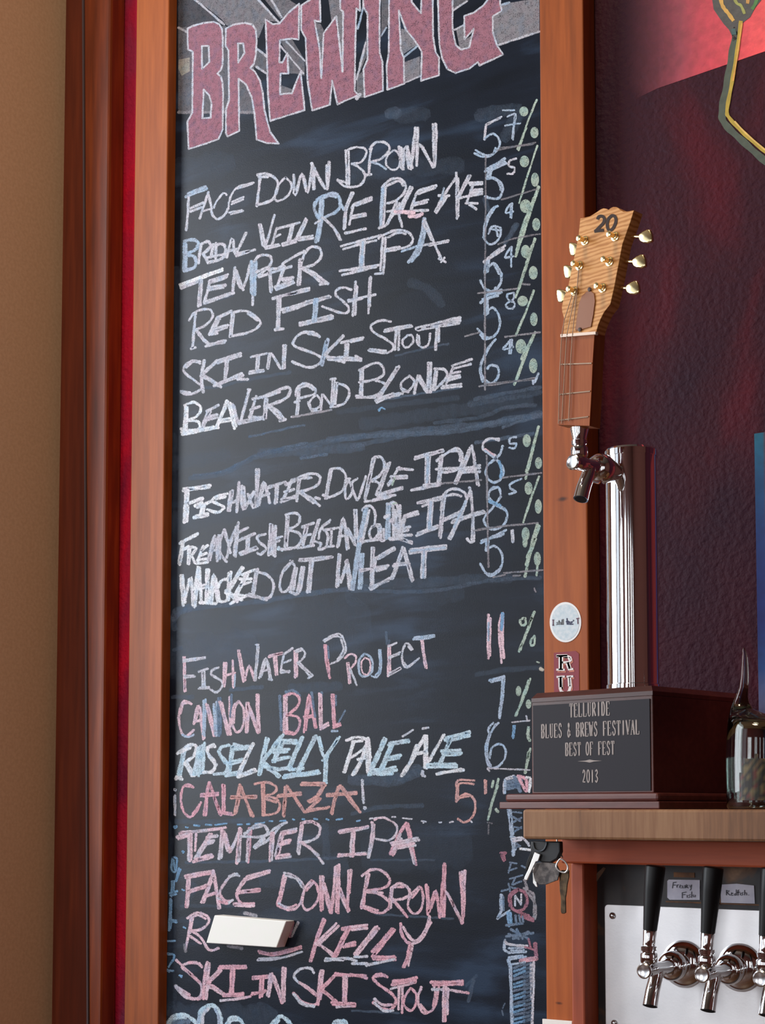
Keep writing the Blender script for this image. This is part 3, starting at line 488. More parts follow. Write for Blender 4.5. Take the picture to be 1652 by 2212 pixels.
line('chalk line FREAKY FISH BELGIAN DOUBLE IPA in bluish white', [
 ('E', '110,1000 265,915; 120,990 250,930; 145,980 110,1180; 130,990 105,1170; 120,1060 190,1025', 'h', 5.5), ('E', '200,1040 190,1175; 185,1040 180,1170; 200,1030 250,1040 210,1100; 210,1100 240,1165; 310,1020 260,1150; 290,1060 350,1015; 250,1170 350,1160; 280,1105 340,1080; 260,1140 340,1130', 'h', 5),
 ('E', '350,1150 410,930 430,1150; 365,1140 420,950; 370,1060 425,1055; 440,930 430,1140; 455,930 450,1130; 510,1155 440,1040 490,880; 500,1150 430,1050', 'w', 5), ('E', '490,880 525,990 610,830; 610,820 540,1000 510,1120; 500,900 540,1080', 'w', 5), ('E', '605,850 585,1110; 590,860 575,1100; 580,920 690,865; 590,985 650,955; 640,960 750,915; 700,940 690,1060; 685,950 680,1050; 630,1095 770,1040; 620,1080 760,1030', 'w', 5.5),
 ('E', '840,920 770,940 790,990 845,1040 800,1090 770,1080; 880,835 865,1100; 895,840 885,1090; 925,850 920,1110; 910,860 905,1100; 870,975 980,940; 870,1000 960,975', 'w', 5), ('E', '945,1045 990,1050; 950,1030 980,1060', 'l', 5),
 ('E', '1020,760 1005,1030; 1035,770 1020,1020; 1010,755 1085,740 1130,770 1110,840 1030,880; 1030,885 1120,910 1145,970 1090,1035 970,1050', 'w', 5), ('E', '1150,860 1250,825; 1195,850 1160,1020; 1180,860 1150,1010; 1160,935 1225,920; 1110,1040 1250,1015; 1000,1045 1100,1030', 'w', 5), ('E', '1300,795 1235,1010; 1290,800 1220,1000; 1390,800 1310,870 1290,960; 1380,820 1330,850; 1250,980 1310,1000 1290,1040', 'w', 4.6),
 ('E', '1340,885 1460,865; 1400,880 1395,1020; 1330,880 1370,930 1350,1030 1290,1050; 1350,1030 1420,1020; 1450,1030 1500,780 1530,1050; 1460,1020 1495,820; 1515,820 1545,1040; 1460,940 1540,930', 'w', 5), ('E', '1540,870 1610,1015; 1530,880 1600,1010; 1595,715 1605,1010; 1610,715 1620,1000', 'w', 5),
 ('L', '600,540 550,800; 585,540 535,810', 'b', 6), ('L', '560,560 590,525 640,530 670,590 665,680; 620,560 560,830; 530,850 600,820 700,810; 540,835 680,800', 'w', 4.8), ('L', '665,680 620,740 645,810 700,750 680,680; 640,700 690,680', 'w', 4.5), ('L', '705,680 700,790 750,810 775,680; 715,700 720,800; 740,720 750,800', 'w', 5.5),
 ('L', '775,505 765,800; 790,510 785,790', 'b', 6), ('L', '780,510 830,495 865,540 860,600 800,650; 800,650 860,690 850,790 790,800; 820,520 830,790; 840,560 850,780; 880,520 880,790; 750,620 790,600', 'w', 6), ('L', '820,505 850,500', 'g', 3), ('L', '910,625 1035,590; 915,610 1030,570; 920,630 885,790; 905,640 870,790; 900,715 965,700; 890,740 950,730; 880,775 980,770; 870,800 980,840; 860,785 930,815 980,830; 800,810 890,800', 'w', 5.5),
 ('L', '1030,495 1240,445; 1030,500 1230,465; 1070,525 1150,495; 1130,490 1115,720; 1155,490 1140,710; 1020,775 1200,705; 1030,755 1200,690', 'w', 5), ('L', '1143,490 1128,715', 'b', 5), ('L', '1260,440 1225,795; 1245,450 1215,780; 1240,460 1230,560; 1250,430 1300,385 1370,380 1435,420 1440,490 1400,560 1260,635; 1260,440 1340,425 1400,440; 1250,650 1400,585', 'w', 5),
 ('L', '1310,805 1400,600 1475,400; 1295,800 1390,600; 1470,365 1500,600 1490,810; 1485,400 1510,800; 1320,665 1600,575; 1330,645 1590,565; 1450,800 1475,830 1510,820', 'w', 5), ('L', '1440,480 1340,700', 'b', 4.5)])
line('chalk line WHACKED OUT WHEAT in bluish white', [
 ('E', '120,1270 140,1525; 135,1270 155,1500; 150,1500 205,1290 230,1545 280,1205; 200,1300 240,1530; 265,1200 225,1520', 'h', 6), ('E', '280,1210 295,1500; 340,1220 335,1500; 355,1220 350,1500; 270,1370 350,1345; 270,1385 350,1365', 'h', 5.5), ('E', '370,1495 400,1260 430,1495; 385,1490 405,1280; 420,1300 445,1490; 360,1405 430,1400; 280,1500 420,1510', 'h', 5.5), ('E', '515,1300 460,1320 430,1400 455,1490 520,1480', 'h', 5.5),
 ('E', '545,1240 525,1480; 530,1250 515,1470; 640,1200 500,1420; 650,1205 520,1420; 500,1400 600,1495; 520,1410 640,1480', 'h', 5.5), ('E', '755,1220 640,1265; 690,1260 600,1430; 675,1260 590,1420; 620,1355 715,1325; 540,1510 680,1440; 510,1425 650,1440; 620,1300 720,1300; 560,1500 600,1470', 'h', 5.5), ('E', '775,1215 740,1420; 760,1220 730,1410; 750,1235 850,1265 905,1330 900,1410 850,1465 680,1440; 700,1425 850,1480', 'w', 5),
 ('E', '1060,1150 990,1230 960,1350 980,1410 1030,1390 1070,1300 1090,1200 1050,1145; 1070,1150 1000,1230', 'w', 4.6), ('E', '1090,1210 1055,1400 1130,1405 1165,1200; 1105,1210 1075,1390; 1150,1200 1110,1400; 1045,1410 1080,1420', 'w', 5.5), ('E', '1125,1145 1260,1140 1410,1115; 1130,1135 1250,1125 1400,1110; 1220,1150 1195,1415; 1240,1140 1215,1410', 'w', 5),
 ('F', '-113,1090 -130,1370; -100,1095 -120,1360', 'w', 5), ('F', '-50,1150 -5,1395 75,960; -40,1140 5,1380; -95,1330 -40,1150', 'w', 5.5), ('F', '70,1000 10,1390; 55,1000 0,1380', 'b', 6), ('F', '95,1090 75,1380; 80,1090 60,1380', 'b', 6), ('F', '170,1035 160,1390; 185,1035 175,1380; 80,1235 200,1205 310,1185; 70,1225 300,1195', 'w', 5), ('F', '365,1045 220,1130; 360,1035 210,1120; 205,1120 160,1370; 150,1375 310,1310; 160,1390 320,1295; 210,1230 290,1210', 'w', 5.5),
 ('F', '330,1300 380,1180 430,1030; 345,1300 440,1050; 430,1030 470,1180 510,1320; 445,1040 490,1200 520,1310; 350,1190 490,1170; 360,1175 480,1160', 'w', 5), ('F', '490,1080 800,1040; 490,1065 800,1025; 500,1050 800,1015', 'w', 5), ('F', '600,1060 590,1290; 625,1060 620,1290', 'w', 5), ('F', '612,1060 605,1290; 500,1062 790,1035', 'b', 4)])
line('chalk line FISHWATER PROJECT in pale pink', [
 ('G', '180,390 185,500 190,685; 195,390 195,560 200,680', 'p', 3.6), ('G', '180,430 365,400; 185,415 365,392; 190,565 280,555; 190,550 270,548', 'w', 4), ('G', '310,515 390,490; 340,505 345,660; 360,505 365,660; 310,660 400,655; 320,650 400,645', 'w', 3.8), ('G', '480,480 430,500 420,540 500,590 515,630 465,690 410,665', 'w', 4.4), ('G', '545,440 530,640; 525,440 525,620; 600,420 605,650; 525,550 620,525', 'p', 4.6), ('G', '620,540 615,640', 'b', 3.5),
 ('G', '645,335 690,600; 655,335 705,590; 700,590 740,465 785,590; 750,480 790,580', 'p', 4.6), ('G', '785,590 810,290; 795,590 820,300; 795,285 820,285', 'w', 3.6), ('G', '825,570 880,400 930,580; 840,560 885,420; 890,420 915,580; 850,510 915,495; 905,580 935,585', 'w', 4), ('G', '905,390 1030,360; 910,380 1020,355; 950,380 965,545; 970,380 980,540', 'p', 4), ('G', '1035,360 1005,520; 1030,370 1110,315; 1020,445 1095,415; 1010,525 1085,510; 1010,500 1080,520', 'w', 4.2),
 ('G', '1125,340 1130,565; 1145,345 1145,555', 'p', 4.4), ('G', '1130,340 1180,320 1215,360 1190,410 1150,440; 1140,350 1180,335; 1150,440 1210,500 1260,560; 1165,440 1280,545; 1240,570 1280,550', 'w', 4), ('G', '1380,290 1395,430 1425,570; 1390,290 1410,440 1420,560', 'k', 4.6), ('G', '1410,300 1415,400', 'd', 4), ('G', '1370,250 1440,210 1510,195 1550,260 1560,340 1510,410 1430,450; 1380,260 1450,220 1500,215; 1520,240 1540,330 1490,410', 'w', 3.6), ('G', '1480,200 1520,230', 'w', 3),
 ('G', '1570,440 1590,615; 1585,440 1600,610; 1550,400 1600,365 1645,385 1640,440 1590,500', 'p', 3.8), ('H', '-20,500 10,550 40,630; -15,490 30,600', 'w', 3.8), ('H', '105,365 60,420 65,530 110,555 165,520 175,430 140,375 105,365', 'b', 4.2), ('H', '110,395 80,440 90,520 130,540 155,490 150,420 110,395', 'p', 3), ('H', '245,330 245,500 210,560 165,550; 230,330 235,490 200,545', 'b', 3.6), ('H', '310,290 305,555; 325,290 325,540', 'p', 3.6), ('H', '310,300 380,270; 315,390 410,350; 315,400 400,365; 310,550 415,490; 320,530 410,480', 'w', 4),
 ('H', '515,325 490,290 460,275 430,340 430,430 465,480 570,400; 505,330 480,300; 445,440 480,470 560,410', 'w', 4), ('H', '520,240 620,235 700,215; 530,225 700,205', 'b', 4), ('H', '600,250 620,400 635,485; 590,250 610,400 625,480', 'p', 4), ('H', '290,180 300,280 320,250', 'd', 5, .5)])
line('chalk word CANNON in pink', [
 ('G', '250,790 190,765 150,840 145,950 170,1040 210,1060 270,1010; 230,780 180,790 155,870', 'p', 4.6), ('G', '170,1050 220,1070 270,1050', 'b', 4), ('G', '270,960 310,800 350,1090; 285,940 315,820; 325,820 360,1080; 270,940 340,925', 'p', 4.6), ('G', '370,750 360,1060; 355,760 350,1050', 'b', 4.5), ('G', '375,790 440,1060; 390,800 455,1060', 'p', 5), ('G', '465,770 460,1060; 440,790 450,1050', 'b', 4.5), ('G', '480,740 475,900 485,1060; 495,740 495,1050', 'd', 5),
 ('G', '490,770 560,1050; 505,780 575,1050; 575,730 580,1050', 'p', 5), ('G', '590,710 585,900', 'd', 5), ('G', '650,765 605,820 595,950 635,1030 685,980 695,840 650,765; 640,780 615,840 610,950', 'p', 4.4), ('G', '720,780 715,1030; 735,780 725,1030; 720,790 815,1035; 735,790 820,1030; 805,710 815,1035; 815,710 825,1030', 'p', 5),
 ], c='p')
line('chalk word BALL in pink', [('G', '1000,720 1015,1010; 1050,690 1110,675 1170,720', 'd', 5.5), ('G', '1040,720 1035,1040; 1055,730 1060,1030', 'p', 5), ('G', '1040,720 1110,700 1165,740 1150,810 1060,890; 1060,880 1150,900 1170,960 1130,1040 1050,1040; 1050,1020 1110,1035', 'k', 4.8), ('G', '1205,1030 1250,710 1310,990; 1220,1010 1255,740; 1260,740 1300,990; 1205,900 1280,885; 1210,915 1280,895', 'k', 4.6), ('G', '1270,690 1300,900; 1355,690 1355,800; 1475,720 1475,800', 'd', 4.5),
 ('G', '1335,700 1345,1005; 1350,710 1355,990; 1345,1005 1415,970; 1350,985 1410,950', 'p', 4.8), ('G', '1440,710 1460,990; 1455,710 1470,980', 'k', 4.6), ('G', '1455,990 1515,970; 1465,975 1510,955', 'k', 5), ('G', '1500,945 1555,845', 'd', 3.5), ('G', '1440,1020 1490,1020', 'b', 4)], c='p')
line('chalk line RUSSEL KELLY PALE ALE in icy blue', [
 ('G', '195,1180 150,1400; 180,1190 135,1410', 'l', 6.5), ('G', '130,1210 230,1140 290,1150 270,1230 205,1280; 150,1200 240,1160; 205,1280 240,1340 275,1400; 190,1290 260,1400; 115,1425 160,1410; 120,1410 170,1430', 'h', 6), ('G', '325,1150 285,1390; 345,1140 310,1400; 360,1120 345,1370; 280,1380 360,1370; 310,1160 270,1390', 'l', 6),
 ('G', '450,1150 390,1160 395,1220 450,1290 430,1360 350,1370; 440,1135 400,1150; 400,1230 460,1310', 'h', 6), ('G', '570,1140 500,1160 490,1220 550,1290 540,1370 440,1385; 480,1190 530,1290', 'l', 6), ('G', '610,1150 570,1390; 595,1150 560,1380; 600,1160 740,1150; 600,1175 720,1165; 570,1285 680,1260; 580,1300 670,1275; 540,1400 650,1380; 560,1385 650,1370; 610,1130 680,1150', 'l', 6),
 ('G', '775,1125 650,1400; 765,1130 640,1390; 640,1410 800,1360; 650,1395 790,1345', 'h', 5.6), ('G', '900,1085 830,1390; 885,1080 820,1390; 1030,1050 850,1290; 1015,1060 840,1290; 850,1295 910,1340 990,1410; 870,1290 1000,1400', 'l', 6), ('G', '1000,1115 1140,1120; 1010,1100 1140,1100; 1010,1110 940,1280; 1030,1110 955,1280; 960,1180 1080,1175; 950,1200 1060,1195; 940,1270 1080,1240; 900,1345 1100,1335; 860,1320 1000,1350', 'l', 6.5),
 ('G', '1195,1070 1080,1350; 1180,1080 1070,1340; 1310,1060 1160,1370; 1295,1070 1150,1360; 1030,1415 1340,1375; 1040,1400 1330,1360; 1080,1350 1200,1335; 1090,1385 1300,1380', 'l', 6), ('G', '1320,1070 1350,1180 1385,1260; 1335,1070 1365,1180; 1510,1070 1390,1250; 1495,1080 1380,1240; 1385,1250 1375,1460; 1400,1250 1395,1450; 1410,1240 1360,1270; 1350,1470 1400,1460', 'l', 4.6),
 ('H', '20,1110 -60,1370; 10,1110 -70,1370; -50,1100 40,1070 120,1090 130,1130 60,1200 -10,1245; 0,1110 90,1100', 'h', 5), ('H', '5,1390 90,1240 135,1080; 20,1385 110,1220; 140,1080 150,1220 150,1380; 125,1090 135,1370; 50,1260 160,1240', 'h', 6), ('H', '290,1090 170,1350; 275,1080 160,1340; 140,1390 380,1350; 150,1370 370,1325; 170,1350 260,1345', 'l', 6), ('H', '485,1105 310,1140; 480,1095 320,1125; 350,1130 255,1350; 335,1130 240,1340; 290,1250 415,1225; 280,1265 400,1245; 220,1390 345,1380', 'l', 6),
 ('H', '420,1400 500,1270 550,1140; 440,1390 510,1270; 560,1150 500,1290; 620,1060 500,1290; 635,1060 635,1335; 620,1070 620,1330; 520,1220 630,1195; 540,1180 600,1100', 'h', 6), ('H', '785,1050 640,1290; 775,1055 660,1270', 'h', 5), ('H', '790,1095 1000,1035; 800,1080 1000,1025; 810,1105 1000,1060; 850,1070 740,1300; 835,1080 750,1300', 'l', 6), ('H', '760,1190 920,1180; 770,1210 930,1205; 780,1220 920,1215; 640,1305 890,1310; 640,1320 890,1325; 700,1300 880,1300', 'l', 6),
 ('H', '720,1385 930,1345; 740,1375 950,1350', 'h', 5.5), ('H', '590,1385 620,1405; 600,1360 600,1400', 'w', 5), ('H', '430,1065 520,1010; 600,1000 650,990', 'w', 4)], c='l')
line('chalk line CALABAZA in salmon with exclamation marks', [
 ('I', '100,15 120,20 115,35 100,25', 'w', 2.5), ('I', '110,70 112,240; 105,80 107,235', 'w', 4), ('I', '265,5 230,-20 180,0 160,80 165,150 190,220 240,255 290,210 330,130; 250,0 200,-10; 320,150 260,230', 'k', 4.5), ('I', '400,-40 380,60 355,240; 390,-10 370,240; 400,-40 440,80 490,230; 410,-20 500,240; 330,65 475,50; 330,80 475,65', 'k', 5), ('I', '515,-20 515,220; 530,-15 530,210; 480,215 600,240; 510,215 590,225', 'k', 4.5),
 ('I', '615,230 660,-20; 630,220 665,20; 660,-20 710,110 775,250; 670,0 760,245; 585,95 800,75; 590,80 800,90', 's', 5.2), ('I', '850,-30 855,240; 865,-30 870,230; 785,-25 890,-40 970,0 950,50 860,80; 870,80 960,95 1000,150 970,220 860,240; 880,100 970,130', 's', 4.6), ('I', '1060,-10 1045,130 1035,250; 1045,0 1030,240; 1060,-5 1130,90 1210,215; 1070,10 1200,200; 980,80 1180,65; 990,70 1180,50', 's', 5),
 ('I', '1180,-20 1390,-15; 1190,-35 1380,-30; 1380,-20 1340,60 1240,120; 1370,-10 1320,60; 1250,130 1350,95 1240,190; 1215,210 1420,170; 1230,195 1400,180', 's', 5), ('I', '1510,-10 1470,100 1445,230; 1495,0 1435,220; 1400,75 1652,55; 1400,65 1650,45', 's', 5.2), ('J', '-100,-10 -20,110 70,215; -90,-10 60,200', 's', 5.2), ('J', '88,-60 92,40 100,135', 'w', 5), ('J', '100,170 120,175 112,190 100,182', 'w', 3)], c='s')
line('dotted chalk rule in pale blue', [('I', '100,335 125,335 115,350 100,340; 200,340 220,345; 270,325 320,330; 370,320 420,325; 450,322 550,310; 640,320 680,318; 720,315 745,315; 790,315 870,300; 910,290 940,290; 1000,290 1050,285; 1110,275 1125,278; 1190,272 1210,276; 1290,270 1320,275; 1395,272 1415,280; 1480,278 1530,270; 170,545 185,550 178,560', 'u', 3.2),
 ('J', '40,290 70,285', 'u', 3), ('J', '150,270 280,255; 340,255 370,255; 430,265 510,272; 590,290 630,295; 605,305 615,298; 740,300 760,300; 830,300 860,295; 1010,290 1020,300', 'w', 3)], c='u', name='chalk_rule')['kind'] = 'stuff'
line('second chalk line TEMPTER IPA in pink', [
 ('I', '150,395 400,365 540,345; 160,385 380,370; 125,425 240,400; 140,440 210,415', 'p', 5.5), ('I', '235,400 235,630; 250,400 245,620; 225,400 225,620; 290,400 280,540', 'p', 5), ('I', '420,400 290,620; 405,400 280,610; 380,430 470,415; 370,470 440,455; 265,635 430,590; 280,620 420,575; 350,490 430,470', 'p', 6), ('I', '510,370 485,610; 525,380 500,600; 520,400 570,550 650,390; 535,400 580,550; 660,350 635,650; 670,360 650,630', 'p', 6),
 ('I', '755,350 730,640; 740,350 720,630', 'k', 5.5), ('I', '700,400 790,330 860,325 900,380 860,430 780,510; 770,350 850,330; 800,500 870,440', 'w', 5.5), ('I', '670,420 860,420 960,350 1060,300; 790,520 900,450 1000,340', 'w', 5), ('I', '930,390 915,630; 945,390 930,620', 'p', 5.5), ('I', '1015,390 1140,355; 1020,400 1140,375; 1030,390 980,590; 1010,400 965,590; 1000,475 1090,450; 1000,490 1080,470; 970,605 1090,590; 975,590 1080,575', 'p', 6),
 ('I', '1195,330 1160,570; 1180,330 1150,550; 1180,320 1220,300 1290,300 1340,340 1330,410 1280,450 1190,475; 1180,310 1260,290 1320,320; 1170,470 1270,530 1370,650; 1190,470 1330,580', 'p', 5), ('I', '1505,375 1652,350; 1510,390 1750,345; 1500,380 1750,335; 1615,370 1600,590; 1635,370 1620,590; 1495,590 1730,560; 1500,575 1730,570', 'p', 5),
 ('J', '175,300 165,430 135,600; 190,320 180,440 145,600; 165,300 190,330', 'p', 4.6), ('J', '190,280 260,260 350,300 385,350 360,420 300,455 200,440', 'p', 4), ('J', '325,570 390,420 460,310; 340,570 410,400; 350,580 420,440', 'k', 5.5), ('J', '460,305 490,450 545,660; 475,310 505,450 540,650; 490,480 530,650', 'k', 5.5), ('J', '330,475 560,435; 340,490 570,450; 360,525 540,495; 370,510 530,480', 'p', 5)], c='p', c2='w')
line('second chalk line FACE DOWN BROWN in pink', [
 ('I', '195,755 430,715; 200,770 430,730; 220,760 205,1020; 235,760 215,1020; 210,890 390,830; 215,900 400,840', 'p', 5.5), ('I', '335,980 390,850 435,710; 350,980 420,800; 435,710 460,880 490,1030; 445,740 480,1030; 355,930 460,900', 'p', 5.5), ('I', '655,755 600,745 530,820 490,900 530,960 590,970; 640,740 570,760; 470,940 540,990 600,960', 'w', 5), ('I', '490,970 550,990', 'k', 6),
 ('I', '915,710 720,765; 910,725 720,785; 720,770 660,860 635,930 680,1000; 700,780 640,880; 650,900 830,880; 660,890 830,870; 610,995 780,990; 620,1005 780,1010', 'p', 5.5), ('I', '1035,750 1010,870 980,1000; 1050,760 1025,880 990,1000', 'p', 5), ('I', '1035,730 1130,760 1200,840 1195,930 1150,1020 1070,1045 980,1005; 1050,750 1140,780 1190,850; 990,990 1070,1025 1140,1000', 'w', 4.6), ('I', '1270,795 1215,860 1190,980 1225,1045 1290,1010 1330,930 1310,830 1270,795; 1280,815 1225,880', 'p', 4.6),
 ('I', '1345,760 1350,1050; 1365,760 1360,1040; 1380,820 1440,1070; 1370,850 1430,1070; 1475,680 1440,1070; 1505,660 1495,1070; 1490,670 1480,1060', 'p', 5.5), ('I', '1500,870 1580,1060; 1510,860 1590,1050; 1585,710 1575,1050; 1605,705 1590,900', 'p', 5),
 ('J', '130,740 105,880 80,1030; 145,740 115,880 95,1020; 85,755 160,705 250,710 320,780 300,840 220,870 110,880; 130,890 230,910 320,980 290,1050 220,1070 75,1015; 110,880 260,900; 100,1010 220,1050', 'p', 5), ('J', '335,870 310,1040; 345,860 325,1030; 330,860 400,820 470,850 490,910 430,950 330,960; 360,850 440,850; 330,955 400,1020 470,1105; 345,950 460,1090', 'p', 5),
 ('J', '565,850 500,920 475,1010 520,1075 580,1050 605,950 590,860 565,850; 570,870 510,940', 'p', 4.6), ('J', '630,830 640,960 645,1085; 645,850 655,1060; 655,1060 710,880 745,1110; 670,1030 715,900; 745,1110 785,650; 780,660 770,1100; 790,660 785,1100', 'k', 5), ('J', '800,890 870,1020 935,1160; 810,900 930,1140; 935,720 940,1155; 960,710 950,1100; 920,725 930,900', 'p', 5)], c='p', c2='k')
line('chalk line RUSSEL KELLY in pink, partly hidden by the white block', [
 ('I', '245,1110 225,1250 200,1380; 260,1110 240,1240', 'p', 4.6), ('I', '215,1115 290,1070 380,1095 395,1150 330,1210 230,1220; 240,1130 300,1085 370,1120; 250,1220 330,1280 400,1385 480,1370; 240,1270 330,1330', 'p', 4.8), ('I', '200,1400 190,1340', 'o', 5, .6), ('I', '1110,1150 1085,1270', 'k', 6), ('I', '1155,1150 1100,1270', 'o', 5), ('I', '820,1395 950,1415 1180,1355; 830,1410 960,1425 1180,1370', 'k', 5), ('I', '810,1470 960,1465 1190,1400; 820,1460 1000,1450', 'w', 4), ('I', '700,1070 800,1095; 560,1350 680,1370', 'o', 6),
 ('I', '1370,1120 1320,1260 1255,1480; 1385,1130 1330,1270 1265,1480', 'k', 5), ('I', '1480,1160 1320,1320; 1500,1180 1340,1330; 1300,1330 1380,1370 1460,1450; 1320,1330 1470,1430', 'p', 5), ('I', '1530,1210 1652,1185; 1530,1200 1740,1175; 1600,1190 1470,1450; 1580,1190 1450,1450; 1560,1340 1640,1320; 1540,1360 1640,1340', 'k', 5.5), ('I', '1385,1475 1560,1455 1652,1480; 1390,1460 1540,1470', 'w', 5.5),
 ('J', '0,1190 130,1170; 0,1215 130,1200', 'p', 4.5), ('J', '215,1185 130,1300 25,1430; 230,1200 40,1430; 200,1190 20,1420', 'p', 5), ('J', '20,1445 130,1440', 'w', 5), ('J', '350,1205 250,1320 175,1440; 365,1215 190,1430; 340,1205 170,1400', 'k', 5), ('J', '170,1440 370,1450; 180,1460 370,1470; 180,1450 360,1440', 'k', 5), ('J', '0,1500 130,1500; 120,1515 360,1465', 'w', 5),
 ('J', '415,1160 420,1240 460,1310 500,1330', 'k', 5.5), ('J', '435,1190 500,1290 560,1300 620,1220 660,1130; 510,1335 590,1290 670,1150; 660,1100 640,1180', 'p', 5.5), ('J', '490,1340 470,1440 435,1530; 505,1350 490,1440 445,1530', 'k', 5), ('J', '515,1350 480,1520', 'p', 4)], c='p')
line('second chalk line SKI IN SKI STOUT in pink', [
 ('I', '340,1530 290,1490 210,1500 170,1530 250,1600 330,1680 325,1780 250,1795 180,1760 110,1690; 120,1470 200,1550 320,1660; 320,1500 230,1490', 'p', 5), ('I', '115,1690 180,1770 260,1800 325,1795; 130,1700 230,1770', 'w', 6), ('I', '385,1490 360,1620 350,1800; 400,1500 375,1800; 510,1530 370,1680; 500,1560 370,1690; 365,1675 440,1700 540,1770; 380,1690 450,1720 530,1770', 'p', 6), ('I', '480,1540 715,1535; 490,1525 710,1520', 'k', 5), ('I', '590,1540 580,1760; 610,1540 600,1750', 'k', 5.5), ('I', '520,1775 690,1765; 530,1765 690,1755', 'k', 5.5), ('I', '495,1815 640,1800 750,1780', 'w', 5),
 ('I', '770,1615 900,1605; 770,1630 900,1620; 840,1620 830,1790; 860,1620 850,1780; 760,1765 880,1730; 765,1750 870,1745', 'k', 4.6), ('I', '935,1585 905,1780; 920,1590 895,1770; 935,1600 1020,1835; 950,1610 1030,1820; 1025,1535 1025,1830; 1045,1540 1035,1820', 'p', 5.5), ('I', '1290,1580 1260,1540 1180,1545 1125,1590 1130,1630 1165,1665', 'w', 5), ('I', '1165,1660 1260,1720 1325,1780 1300,1850 1200,1830 1115,1750; 1180,1670 1310,1770', 'p', 5), ('I', '1120,1760 1190,1840 1290,1865', 'w', 6),
 ('I', '1350,1560 1330,1700 1325,1850; 1365,1560 1345,1800', 'p', 5.5), ('I', '1480,1590 1350,1730; 1465,1600 1340,1720; 1345,1730 1400,1760 1470,1830; 1360,1720 1480,1820', 'k', 5), ('I', '1460,1600 1730,1600; 1470,1585 1730,1610; 1600,1590 1740,1625', 'k', 5), ('I', '1545,1610 1540,1820; 1565,1610 1560,1820', 'p', 5.5), ('I', '1440,1830 1640,1845; 1450,1845 1640,1860', 'k', 5.5), ('I', '1480,1870 1640,1860', 'w', 4),
 ('J', '300,1615 235,1590 180,1620 230,1680 330,1750 375,1820 330,1890 250,1880 180,1830; 280,1600 200,1610', 'k', 5.5), ('J', '190,1800 260,1850 340,1850; 190,1835 270,1900 350,1900', 'w', 5), ('J', '350,1665 550,1620; 350,1650 540,1640; 340,1680 540,1650', 'k', 6), ('J', '330,1715 540,1660', 'w', 4.5), ('J', '400,1690 395,1890; 430,1690 425,1920', 'p', 4.6), ('J', '500,1710 450,1780 440,1850 500,1900 545,1840 545,1760 500,1710', 'k', 4.8),
 ('J', '590,1700 560,1800 590,1900 630,1920 700,1870 740,1690; 700,1700 710,1760 690,1860; 580,1850 640,1920', 'p', 5), ('J', '670,1660 940,1660; 690,1680 940,1675; 700,1670 940,1650', 'k', 6), ('J', '680,1720 820,1725 920,1740 990,1750', 'w', 5), ('J', '780,1690 775,1990; 800,1700 790,1990; 815,1710 810,1930', 'p', 5)], c='p', c2='k')
for lab, its in (('broad rounded chalk figure at the lower left corner', [('M', '40,500 60,450 110,410 170,400 230,420 300,480; 60,490 120,430 200,430', 'l', 9), ('M', '100,480 220,460', 'd', 16, .8), ('M', '310,470 330,370 400,320 470,350 500,440 500,490; 330,460 345,380 400,340', 'l', 7), ('M', '450,350 480,420 480,480; 320,400 300,470', 'b', 5), ('M', '340,480 350,400 390,350', 'w', 6)]),
    ('small chalk arch at the bottom edge', [('M', '540,490 580,430 640,425 695,490; 560,480 600,445 650,445', 'l', 6)]), ('second small chalk arch at the bottom edge', [('M', '930,490 970,440 1010,415 1060,445 1100,490; 950,490 990,450', 'l', 7)]), ('pale chalk tip at the bottom edge', [('M', '1450,490 1480,455 1550,455 1570,490; 1470,480 1560,475', 'l', 8)])):
    line(lab, its, c='l', name='chalk_figure')

